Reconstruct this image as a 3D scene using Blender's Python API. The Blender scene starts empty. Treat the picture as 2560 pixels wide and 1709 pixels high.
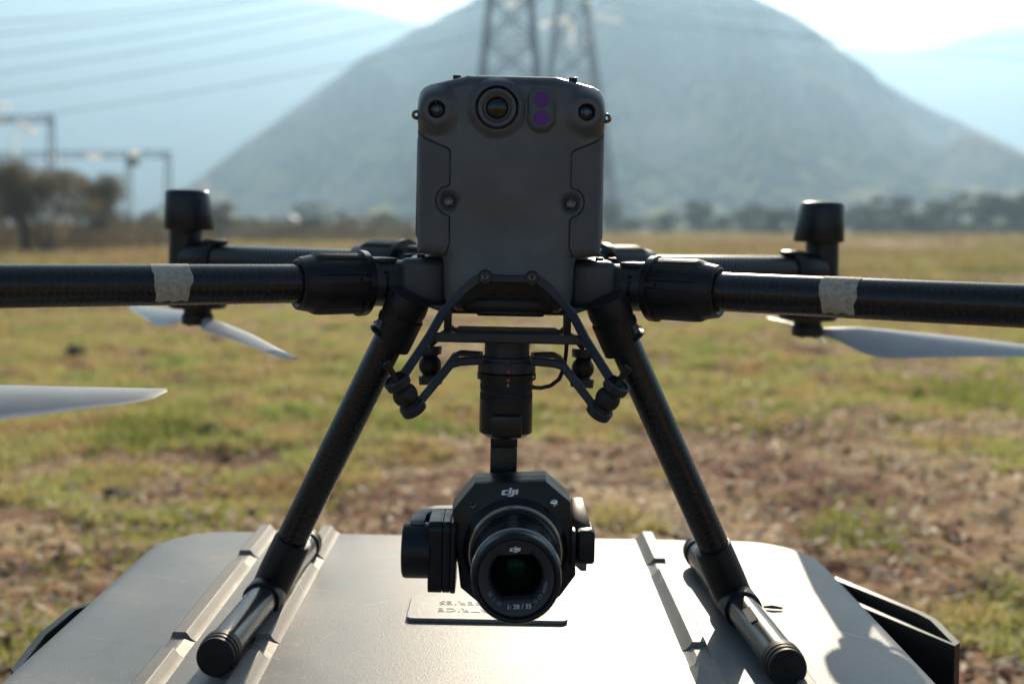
import bpy, bmesh, math, random
import numpy as np
from mathutils import Vector, Matrix, Euler
from mathutils.geometry import tessellate_polygon

R = math.radians
random.seed(7)
rng = np.random.default_rng(11)
scene = bpy.context.scene
COL = scene.collection

# ------------------------------------------------------------------ camera, sky, sun, exposure
CAM_Z = 0.80            # eye height over the field
LID_Z = 0.47            # top of the transit case
FPX, CX, HY = 3000.0, 1260.0, 570.0     # focal length and principal lines in photo pixels
SUN_EL, SUN_AZ = R(24.0), R(9.0)        # azimuth measured from +Y towards +X

cd = bpy.data.cameras.new('camera')
cam = bpy.data.objects.new('camera', cd)
COL.objects.link(cam)
cam.location = (0, 0, CAM_Z)
cam.rotation_euler = (R(90), 0, 0)
cd.sensor_width = 36.0
cd.lens = 36.0 * FPX / 2560.0
cd.shift_y = (HY - 854.5) / 2560.0
cd.shift_x = -(CX - 1280.0) / 2560.0
cd.clip_start = 0.05
cd.clip_end = 9000
cd.dof.use_dof = True
cd.dof.focus_distance = 0.94
cd.dof.aperture_fstop = 4.8
cd.dof.aperture_blades = 0
scene.camera = cam

world = bpy.data.worlds.new('World')
scene.world = world
world.use_nodes = True
wn = world.node_tree
for n in list(wn.nodes):
    wn.nodes.remove(n)
sky = wn.nodes.new('ShaderNodeTexSky')
sky.sky_type = 'NISHITA'
sky.sun_disc = False
sky.sun_elevation = SUN_EL
sky.sun_rotation = SUN_AZ
sky.air_density = 1.0
sky.dust_density = 1.5
sky.ozone_density = 1.2
bg = wn.nodes.new('ShaderNodeBackground')
bg.inputs['Strength'].default_value = 0.055
wo = wn.nodes.new('ShaderNodeOutputWorld')
wn.links.new(sky.outputs[0], bg.inputs[0])
wn.links.new(bg.outputs[0], wo.inputs[0])

sd = bpy.data.lights.new('sun', 'SUN')
sd.energy = 5.0
sd.angle = R(0.5)
sd.color = (1.0, 0.86, 0.66)
sun = bpy.data.objects.new('sun', sd)
COL.objects.link(sun)
sun.location = (3, 30, 20)
sdir = Vector((math.sin(SUN_AZ) * math.cos(SUN_EL), math.cos(SUN_AZ) * math.cos(SUN_EL), math.sin(SUN_EL)))
sun.rotation_euler = sdir.to_track_quat('Z', 'Y').to_euler()

vs = scene.view_settings
scene.display_settings.display_device = 'sRGB'
vs.view_transform = 'Standard'
vs.look = 'None'
vs.gamma = 1.0
vs.exposure = 1.1
vs.use_curve_mapping = False
cy = scene.cycles
cy.use_denoising = True
cy.max_bounces = 8
cy.diffuse_bounces = 3
cy.glossy_bounces = 4
cy.transmission_bounces = 4
cy.volume_bounces = 1
cy.transparent_max_bounces = 8
cy.sample_clamp_indirect = 6.0

# ------------------------------------------------------------------ numpy noise
def vnoise(x, y, seed=0):
    """smooth value noise in [-1, 1] at float arrays x, y"""
    xi, yi = np.floor(x).astype(np.int64), np.floor(y).astype(np.int64)
    fx, fy = x - xi, y - yi
    fx, fy = fx * fx * (3 - 2 * fx), fy * fy * (3 - 2 * fy)
    def h(a, b):
        n = (a * 374761393 + b * 668265263 + seed * 1442695041) & 0xffffffff
        n = ((n ^ (n >> 13)) * 1274126177) & 0xffffffff
        return ((n ^ (n >> 16)) & 0xffff) / 32767.5 - 1
    return (h(xi, yi) * (1 - fx) + h(xi + 1, yi) * fx) * (1 - fy) + (h(xi, yi + 1) * (1 - fx) + h(xi + 1, yi + 1) * fx) * fy

def fbm(x, y, octv=4, seed=0, gain=0.5):
    a, s = 1.0, 0.0
    for k in range(octv):
        s = s + a * vnoise(x * 2 ** k, y * 2 ** k, seed + k * 17)
        a *= gain
    return s

# ------------------------------------------------------------------ materials
def newmat(name):
    m = bpy.data.materials.new(name)
    m.use_nodes = True
    nt = m.node_tree
    return m, nt, nt.nodes['Principled BSDF'], nt.nodes['Material Output']

def nd(nt, t, **kw):
    n = nt.nodes.new(t)
    for k, v in kw.items():
        if k in n.inputs:
            n.inputs[k].default_value = v
        else:
            setattr(n, k, v)
    return n

def ramp(nt, fac, stops):
    r = nt.nodes.new('ShaderNodeValToRGB')
    while len(r.color_ramp.elements) < len(stops):
        r.color_ramp.elements.new(0.5)
    for e, (p, c) in zip(r.color_ramp.elements, stops):
        e.position = p
        e.color = (c, c, c, 1) if isinstance(c, (int, float)) else (*c, 1)
    nt.links.new(fac, r.inputs[0])
    return r.outputs[0]

def objco(nt):
    return nt.nodes.new('ShaderNodeTexCoord').outputs['Object']

def noise(nt, co, scale, detail=4, rough=0.5):
    n = nd(nt, 'ShaderNodeTexNoise', Scale=scale, Detail=detail, Roughness=rough)
    nt.links.new(co, n.inputs['Vector'])
    return n.outputs[0]

def bump(nt, height, strength, dist, bsdf, normal=None):
    b = nd(nt, 'ShaderNodeBump', Strength=strength, Distance=dist)
    nt.links.new(height, b.inputs['Height'])
    if normal is not None:
        nt.links.new(normal, b.inputs['Normal'])
    nt.links.new(b.outputs[0], bsdf.inputs['Normal'])
    return b.outputs[0]

def plastic(name, col, rough=0.45, vary=0.12, grain=0.15, gscale=2500, spec=0.5, dust=0.0):
    m, nt, b, o = newmat(name)
    co = objco(nt)
    n = noise(nt, co, 35, 5, 0.6)
    lo = tuple(c * (1 - vary) for c in col)
    hi = tuple(min(1, c * (1 + vary) + dust * 0.02) for c in col)
    cc = ramp(nt, n, [(0.35, lo), (0.68, hi)])
    if dust:            # dust specks and short scuffs
        sp = ramp(nt, noise(nt, co, 700, 2, 0.5), [(0.70, 0.0), (0.76, 1.0)])
        mpp = nd(nt, 'ShaderNodeMapping'); mpp.inputs['Rotation'].default_value = (0.3, 0.9, 0.5); mpp.inputs['Scale'].default_value = (220, 18, 40)
        nt.links.new(co, mpp.inputs[0])
        sf = ramp(nt, noise(nt, mpp.outputs[0], 1.0, 3, 0.6), [(0.68, 0.0), (0.74, 1.0)])
        cl_ = ramp(nt, noise(nt, co, 14, 4, 0.6), [(0.45, 0.0), (0.75, 1.0)])
        mm = nd(nt, 'ShaderNodeMath', operation='MAXIMUM'); nt.links.new(sp, mm.inputs[0]); nt.links.new(sf, mm.inputs[1])
        m2 = nd(nt, 'ShaderNodeMath', operation='MULTIPLY_ADD'); nt.links.new(mm.outputs[0], m2.inputs[0]); m2.inputs[1].default_value = 0.30 * dust
        m3 = nd(nt, 'ShaderNodeMath', operation='MULTIPLY'); nt.links.new(cl_, m3.inputs[0]); m3.inputs[1].default_value = 0.10 * dust
        nt.links.new(m3.outputs[0], m2.inputs[2])
        mxd = nd(nt, 'ShaderNodeMix', data_type='RGBA'); nt.links.new(m2.outputs[0], mxd.inputs[0]); nt.links.new(cc, mxd.inputs[6]); mxd.inputs[7].default_value = (0.16, 0.13, 0.10, 1)
        cc = mxd.outputs[2]
    nt.links.new(cc, b.inputs['Base Color'])
    n2 = noise(nt, co, 60, 4, 0.6)
    nt.links.new(ramp(nt, n2, [(0.3, rough * 0.85), (0.7, min(1, rough * 1.2))]), b.inputs['Roughness'])
    b.inputs['Specular IOR Level'].default_value = spec
    if grain:
        bump(nt, noise(nt, co, gscale, 2), grain, 0.0003, b)
    return m

M = {}
M['shell'] = plastic('grey_shell_plastic', (0.052, 0.060, 0.067), 0.30, 0.10, 0.12, 3000, dust=0.5)
M['chassis'] = plastic('grey_chassis_plastic', (0.032, 0.037, 0.043), 0.40, 0.12, 0.2, 2500, dust=0.6)
M['black'] = plastic('black_plastic', (0.008, 0.009, 0.011), 0.36, 0.15, 0.15, 2500, spec=0.32)
M['blackgloss'] = plastic('satin_black_plastic', (0.006, 0.008, 0.011), 0.26, 0.1, 0.0, spec=0.35)
M['camblack'] = plastic('camera_black', (0.006, 0.008, 0.011), 0.34, 0.12, 0.2, 3000, spec=0.32)
M['dome'] = plastic('antenna_plastic', (0.007, 0.010, 0.014), 0.30, 0.1, 0.0, spec=0.35)
M['bracket'] = plastic('bracket_alloy', (0.014, 0.018, 0.024), 0.40, 0.2, 0.2, 1800, dust=0.3, spec=0.4)
M['armgrey'] = plastic('roll_arm_alloy', (0.13, 0.13, 0.13), 0.42, 0.1, 0.1, 1500)
M['rubber'] = plastic('damper_rubber', (0.011, 0.010, 0.010), 0.5, 0.35, 0.1, 900, dust=0.3, spec=0.3)
M['prop'] = plastic('propeller_composite', (0.38, 0.37, 0.35), 0.45, 0.06, 0.1, 900, spec=1.0)
M['lensrim'] = plastic('lens_face', (0.034, 0.034, 0.035), 0.5, 0.05, 0.1, 3000)
M['ring'] = plastic('sensor_ring', (0.10, 0.10, 0.11), 0.35, 0.04, 0.0)
M['tof'] = plastic('sensor_plate', (0.060, 0.078, 0.080), 0.5, 0.04, 0.0)
M['void'] = plastic('lens_blacking', (0.004, 0.005, 0.006), 0.6, 0.05, 0, spec=0.15)
M['red'] = plastic('red_paint', (0.55, 0.02, 0.04), 0.4, 0.02, 0)
M['white'] = plastic('white_print', (0.78, 0.80, 0.82), 0.5, 0.02, 0)
M['greyprint'] = plastic('grey_print', (0.32, 0.34, 0.36), 0.5, 0.02, 0)
M['print_reflect'] = plastic('blue_grey_print_and_reflection', (0.22, 0.29, 0.34), 0.5, 0.02, 0)
M['purple'] = plastic('purple_coated_glass', (0.105, 0.022, 0.205), 0.25, 0.05, 0, spec=0.2)
M['teal'] = plastic('teal_coated_glass', (0.06, 0.13, 0.16), 0.12, 0.05, 0)

def metal(name, col, rough):
    m, nt, b, o = newmat(name)
    co = objco(nt)
    b.inputs['Metallic'].default_value = 1.0
    n = noise(nt, co, 120, 4)
    nt.links.new(ramp(nt, n, [(0.3, tuple(c * .85 for c in col)), (0.7, col)]), b.inputs['Base Color'])
    nt.links.new(ramp(nt, n, [(0.3, rough * .8), (0.7, rough * 1.3)]), b.inputs['Roughness'])
    return m
M['steel'] = metal('steel', (0.55, 0.54, 0.53), 0.18)
M['chrome'] = metal('chrome', (0.75, 0.76, 0.78), 0.04)
M['darkmetal'] = metal('dark_screw_steel', (0.13, 0.125, 0.12), 0.22)
M['tan'] = metal('mount_ring_metal', (0.50, 0.45, 0.38), 0.3)

m, nt, b, o = newmat('lens_glass')
b.inputs['Base Color'].default_value = (0.004, 0.006, 0.006, 1)
b.inputs['Roughness'].default_value = 0.03
b.inputs['Specular IOR Level'].default_value = 0.11
b.inputs['Specular Tint'].default_value = (0.25, 1.0, 0.6, 1)
lw = nd(nt, 'ShaderNodeLayerWeight', Blend=0.25)
nt.links.new(ramp(nt, lw.outputs['Facing'], [(0.0, (0.003, 0.012, 0.008)), (0.8, (0.003, 0.004, 0.004))]), b.inputs['Base Color'])
M['glass'] = m
m, nt, b, o = newmat('dark_glass')
b.inputs['Base Color'].default_value = (0.006, 0.007, 0.009, 1)
b.inputs['Roughness'].default_value = 0.06
M['darkglass'] = m

# textured side panel (leather grain)
m, nt, b, o = newmat('grained_panel')
co = objco(nt)
n = noise(nt, co, 40, 4)
nt.links.new(ramp(nt, n, [(0.3, (0.054, 0.062, 0.068)), (0.7, (0.072, 0.080, 0.086))]), b.inputs['Base Color'])
b.inputs['Roughness'].default_value = 0.52
vo = nd(nt, 'ShaderNodeTexVoronoi', Scale=900.0)
nt.links.new(co, vo.inputs['Vector'])
bump(nt, vo.outputs['Distance'], 0.55, 0.0004, b)
M['panel'] = m

# carbon-fibre tube: twill weave from the tube's own UV
m, nt, b, o = newmat('carbon_fibre')
uv = nt.nodes.new('ShaderNodeTexCoord').outputs['UV']
sx = nt.nodes.new('ShaderNodeSeparateXYZ'); nt.links.new(uv, sx.inputs[0])
def mth(op, a_, b_=None, c_=None):
    n_ = nd(nt, 'ShaderNodeMath', operation=op)
    for k_, v_ in enumerate((a_, b_, c_)):
        if v_ is None: continue
        if isinstance(v_, (int, float)): n_.inputs[k_].default_value = v_
        else: nt.links.new(v_, n_.inputs[k_])
    return n_.outputs[0]
rowv = mth('MULTIPLY', sx.outputs[1], 26.0)
zig = mth('PINGPONG', rowv, 1.0)
ph = mth('MULTIPLY_ADD', sx.outputs[0], 170.0, mth('MULTIPLY', zig, 0.55))
ph = mth('ADD', ph, mth('MULTIPLY', noise(nt, uv, 30, 2), 0.25))
wv = mth('PINGPONG', ph, 0.5)
mxo = mth('MULTIPLY', wv, 2.0)
class _O: outputs = [mxo]
mx = _O
nt.links.new(ramp(nt, mx.outputs[0], [(0.1, (0.006, 0.007, 0.008)), (0.5, (0.009, 0.009, 0.010)), (0.9, (0.013, 0.012, 0.012))]), b.inputs['Base Color'])
nt.links.new(ramp(nt, mx.outputs[0], [(0.1, 0.26), (0.9, 0.30)]), b.inputs['Roughness'])
b.inputs['Specular IOR Level'].default_value = 0.42
b.inputs['Coat Weight'].default_value = 0.0
b.inputs['Coat Roughness'].default_value = 0.2
M['carbon'] = m

# steel-look skid tube (polished dark carbon / aluminium)
m, nt, b, o = newmat('polished_skid')
co = objco(nt)
n = noise(nt, co, 25, 3, 0.5)
nt.links.new(ramp(nt, n, [(0.35, (0.040, 0.040, 0.040)), (0.7, (0.060, 0.058, 0.056))]), b.inputs['Base Color'])
b.inputs['Metallic'].default_value = 0.35
nt.links.new(ramp(nt, noise(nt, co, 25, 3), [(0.3, 0.22), (0.75, 0.30)]), b.inputs['Roughness'])
M['skid'] = m

# masking tape, dirty
m, nt, b, o = newmat('masking_tape')
co = objco(nt)
n = noise(nt, co, 260, 6, 0.75)
n2 = noise(nt, co, 40, 3)
mxx = nd(nt, 'ShaderNodeMix', data_type='RGBA')
nt.links.new(n2, mxx.inputs[0])
nt.links.new(ramp(nt, n, [(0.28, (0.20, 0.185, 0.15)), (0.52, (0.38, 0.36, 0.29)), (0.75, (0.48, 0.455, 0.37))]), mxx.inputs[6])
nt.links.new(ramp(nt, n, [(0.25, (0.16, 0.15, 0.12)), (0.65, (0.44, 0.41, 0.33))]), mxx.inputs[7])
nt.links.new(mxx.outputs[2], b.inputs['Base Color'])
b.inputs['Roughness'].default_value = 0.7
bump(nt, n, 0.5, 0.0005, b)
M['tape'] = m

# case plastic: worn light grey with blotches, grime and scratches
def casemat(name, cols, r0, r1, spec):
    m, nt, b, o = newmat(name)
    co = objco(nt)
    n = noise(nt, co, 9, 6, 0.65)
    n2 = noise(nt, co, 180, 4, 0.7)
    ad = nd(nt, 'ShaderNodeMath', operation='MULTIPLY_ADD')
    nt.links.new(n2, ad.inputs[0]); ad.inputs[1].default_value = 0.45
    nt.links.new(n, ad.inputs[2])
    basec = ramp(nt, ad.outputs[0], cols)
    # scratches: thin cell edges, broken up by a mask
    tot = None
    for sc_, thr, mk, off in ((5.0, 0.0042, 0.54, 0.0), (11.0, 0.0032, 0.58, 3.7), (23.0, 0.0028, 0.60, 8.1)):
        mp = nd(nt, 'ShaderNodeMapping'); mp.inputs['Location'].default_value = (off, off * .7, 0); mp.inputs['Scale'].default_value = (1, 1, 0.02)
        nt.links.new(co, mp.inputs[0])
        vv = nd(nt, 'ShaderNodeTexVoronoi', Scale=sc_, feature='DISTANCE_TO_EDGE')
        nt.links.new(mp.outputs[0], vv.inputs['Vector'])
        ln = ramp(nt, vv.outputs['Distance'], [(0.0, 1.0), (thr * sc_ / 5, 0.0)])
        mk_ = ramp(nt, noise(nt, mp.outputs[0], sc_ * 1.1, 3, 0.6), [(mk, 0.0), (mk + 0.06, 1.0)])
        mu = nd(nt, 'ShaderNodeMath', operation='MULTIPLY'); nt.links.new(ln, mu.inputs[0]); nt.links.new(mk_, mu.inputs[1])
        if tot is None: tot = mu.outputs[0]
        else:
            mxx = nd(nt, 'ShaderNodeMath', operation='MAXIMUM'); nt.links.new(tot, mxx.inputs[0]); nt.links.new(mu.outputs[0], mxx.inputs[1]); tot = mxx.outputs[0]
    sf = nd(nt, 'ShaderNodeMath', operation='MULTIPLY'); nt.links.new(tot, sf.inputs[0]); sf.inputs[1].default_value = 0.6
    mxc = nd(nt, 'ShaderNodeMix', data_type='RGBA')
    nt.links.new(sf.outputs[0], mxc.inputs[0]); nt.links.new(basec, mxc.inputs[6]); mxc.inputs[7].default_value = (0.42, 0.41, 0.39, 1)
    # dark grime flecks
    gr = ramp(nt, noise(nt, co, 70, 5, 0.7), [(0.70, 0.0), (0.78, 0.65)])
    mxg = nd(nt, 'ShaderNodeMix', data_type='RGBA')
    nt.links.new(gr, mxg.inputs[0]); nt.links.new(mxc.outputs[2], mxg.inputs[6]); mxg.inputs[7].default_value = (0.07, 0.058, 0.045, 1)
    nt.links.new(mxg.outputs[2], b.inputs['Base Color'])
    nt.links.new(ramp(nt, ad.outputs[0], [(0.4, r0), (0.95, r1)]), b.inputs['Roughness'])
    b.inputs['Specular IOR Level'].default_value = spec
    bump(nt, noise(nt, co, 900, 3, 0.6), 0.6, 0.0005, b)
    return m
M['case'] = casemat('case_plastic', [(0.44, (0.108, 0.112, 0.112)), (0.62, (0.165, 0.169, 0.168)), (0.78, (0.195, 0.198, 0.196)), (0.95, (0.265, 0.255, 0.235))], 0.32, 0.52, 0.38)
M['case_rib'] = casemat('dusty_rib_plastic', [(0.44, (0.120, 0.111, 0.098)), (0.66, (0.180, 0.166, 0.146)), (0.95, (0.235, 0.215, 0.185))], 0.40, 0.60, 0.36)

def leafmat(name, cols, scale, trans=0.45, rough=0.6):
    m, nt, b, o = newmat(name)
    co = objco(nt)
    n = noise(nt, co, scale, 4, 0.7)
    k = len(cols)
    c = ramp(nt, n, [(0.3 + 0.4 * i / (k - 1), cc) for i, cc in enumerate(cols)])
    nt.links.new(c, b.inputs['Base Color'])
    b.inputs['Roughness'].default_value = rough
    b.inputs['Specular IOR Level'].default_value = 0.3
    t = nt.nodes.new('ShaderNodeBsdfTranslucent')
    nt.links.new(c, t.inputs[0])
    mix = nd(nt, 'ShaderNodeMixShader')
    mix.inputs[0].default_value = trans
    nt.links.new(b.outputs[0], mix.inputs[1])
    nt.links.new(t.outputs[0], mix.inputs[2])
    nt.links.new(mix.outputs[0], o.inputs['Surface'])
    return m
M['grass'] = leafmat('dry_and_green_grass', [(0.42, 0.25, 0.13), (0.54, 0.41, 0.185), (0.45, 0.46, 0.15), (0.25, 0.37, 0.07)], 1.9, 0.6)
M['grass_far'] = leafmat('far_dry_grass', [(0.22, 0.13, 0.075), (0.40, 0.27, 0.13), (0.34, 0.32, 0.11), (0.18, 0.20, 0.06)], 0.16, 0.5)
M['green'] = leafmat('fresh_grass', [(0.20, 0.24, 0.05), (0.30, 0.34, 0.07), (0.36, 0.36, 0.11)], 3.0, 0.5)
M['foliage'] = leafmat('thorn_tree_foliage', [(0.05, 0.052, 0.024), (0.085, 0.085, 0.034), (0.13, 0.11, 0.045)], 1.5, 0.35)
M['foliage_brown'] = leafmat('dry_shrub_foliage', [(0.075, 0.06, 0.03), (0.15, 0.115, 0.05), (0.24, 0.16, 0.07)], 2.5, 0.45)
M['foliage_dry'] = leafmat('dry_weeds', [(0.09, 0.055, 0.03), (0.16, 0.105, 0.05), (0.20, 0.145, 0.06), (0.10, 0.12, 0.04)], 0.35, 0.35)
M['foliage_pale'] = leafmat('pale_tree_foliage', [(0.09, 0.10, 0.045), (0.13, 0.14, 0.06)], 1.5, 0.4)
M['dryleaf'] = leafmat('dry_leaf', [(0.30, 0.16, 0.08), (0.42, 0.26, 0.14)], 30, 0.4)
M['straw'] = leafmat('straw', [(0.46, 0.35, 0.21), (0.66, 0.54, 0.36)], 20, 0.4)
M['bark'] = plastic('bark', (0.06, 0.045, 0.032), 0.9, 0.3, 0.5, 60)
M['clod'] = plastic('dark_soil_clod', (0.045, 0.028, 0.020), 0.95, 0.35, 1.0, 90)
M['crumb'] = plastic('soil_crumb', (0.20, 0.11, 0.07), 0.95, 0.45, 0.5, 90, spec=0.1)
M['stone'] = plastic('pale_stone', (0.40, 0.36, 0.32), 0.8, 0.2, 0.5, 90)
M['galv'] = plastic('galvanised_steel', (0.10, 0.105, 0.11), 0.55, 0.15, 0)
M['wire'] = plastic('weathered_cable', (0.05, 0.05, 0.055), 0.6, 0.1, 0)
M['concrete'] = plastic('gantry_concrete', (0.26, 0.25, 0.23), 0.85, 0.1, 0)
M['housewall'] = plastic('pink_plaster', (0.45, 0.29, 0.24), 0.85, 0.08, 0)
M['roofblue'] = plastic('blue_grey_roofing', (0.16, 0.16, 0.24), 0.6, 0.08, 0)
m, nt, b, o = newmat('insulator_porcelain')
b.inputs['Base Color'].default_value = (0.88, 0.88, 0.84, 1)
b.inputs['Roughness'].default_value = 0.15
t = nt.nodes.new('ShaderNodeBsdfTranslucent'); t.inputs[0].default_value = (0.92, 0.92, 0.88, 1)
mix = nd(nt, 'ShaderNodeMixShader'); mix.inputs[0].default_value = 0.8
nt.links.new(b.outputs[0], mix.inputs[1]); nt.links.new(t.outputs[0], mix.inputs[2]); nt.links.new(mix.outputs[0], o.inputs['Surface'])
M['insul'] = m

# field soil / dry turf
m, nt, b, o = newmat('field_ground')
co = objco(nt)
n1 = noise(nt, co, 0.8, 5, 0.65)
n2 = noise(nt, co, 7.0, 5, 0.7)
n3 = noise(nt, co, 45.0, 4, 0.75)
a1 = nd(nt, 'ShaderNodeMath', operation='MULTIPLY_ADD'); nt.links.new(n2, a1.inputs[0]); a1.inputs[1].default_value = 0.55; nt.links.new(n1, a1.inputs[2])
a2 = nd(nt, 'ShaderNodeMath', operation='MULTIPLY_ADD'); nt.links.new(n3, a2.inputs[0]); a2.inputs[1].default_value = 0.35; nt.links.new(a1.outputs[0], a2.inputs[2])
c = ramp(nt, a2.outputs[0], [(0.72, (0.070, 0.032, 0.019)), (0.86, (0.22, 0.100, 0.055)), (0.97, (0.40, 0.235, 0.13)), (1.0, (0.50, 0.34, 0.18))])
dv = nd(nt, 'ShaderNodeMath', operation='MULTIPLY'); nt.links.new(a2.outputs[0], dv.inputs[0]); dv.inputs[1].default_value = 1.0
nt.links.new(c, b.inputs['Base Color'])
b.inputs['Roughness'].default_value = 0.95
b.inputs['Specular IOR Level'].default_value = 0.15
bump(nt, a2.outputs[0], 0.9, 0.05, b)
M['ground'] = m

def hillmat(name, c1, c2, c3, s, lowveg=True):
    m, nt, b, o = newmat(name)
    co = objco(nt)
    n1 = noise(nt, co, s, 6, 0.62)
    n2 = noise(nt, co, s * 7, 5, 0.75)
    a = nd(nt, 'ShaderNodeMath', operation='MULTIPLY_ADD'); nt.links.new(n2, a.inputs[0]); a.inputs[1].default_value = 0.5; nt.links.new(n1, a.inputs[2])
    c = ramp(nt, a.outputs[0], [(0.58, c1), (0.74, c2), (0.90, c3)])
    if lowveg:          # yellow-green bushes and dry grass grow on the lower slopes
        sz = nt.nodes.new('ShaderNodeSeparateXYZ'); nt.links.new(co, sz.inputs[0])
        mr = nd(nt, 'ShaderNodeMapRange'); nt.links.new(sz.outputs[2], mr.inputs[0])
        for k, v in zip((1, 2, 3, 4), (4.0, 60.0, 1.0, 0.0)): mr.inputs[k].default_value = v
        n3 = noise(nt, co, 0.07, 3, 0.6)
        sp = ramp(nt, n3, [(0.48, 0.0), (0.62, 1.0)])
        mu = nd(nt, 'ShaderNodeMath', operation='MULTIPLY'); nt.links.new(mr.outputs[0], mu.inputs[0]); nt.links.new(sp, mu.inputs[1])
        mx_ = nd(nt, 'ShaderNodeMix', data_type='RGBA'); nt.links.new(mu.outputs[0], mx_.inputs[0]); nt.links.new(c, mx_.inputs[6]); mx_.inputs[7].default_value = (0.42, 0.38, 0.14, 1)
        c = mx_.outputs[2]
    nt.links.new(c, b.inputs['Base Color'])
    b.inputs['Roughness'].default_value = 1.0
    b.inputs['Specular IOR Level'].default_value = 0.0
    return m
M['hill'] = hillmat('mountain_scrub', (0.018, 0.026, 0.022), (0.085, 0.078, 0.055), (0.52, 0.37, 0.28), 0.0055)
M['hillfar'] = hillmat('far_mountain_scrub', (0.05, 0.06, 0.035), (0.10, 0.10, 0.065), (0.22, 0.18, 0.14), 0.005, False)

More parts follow.
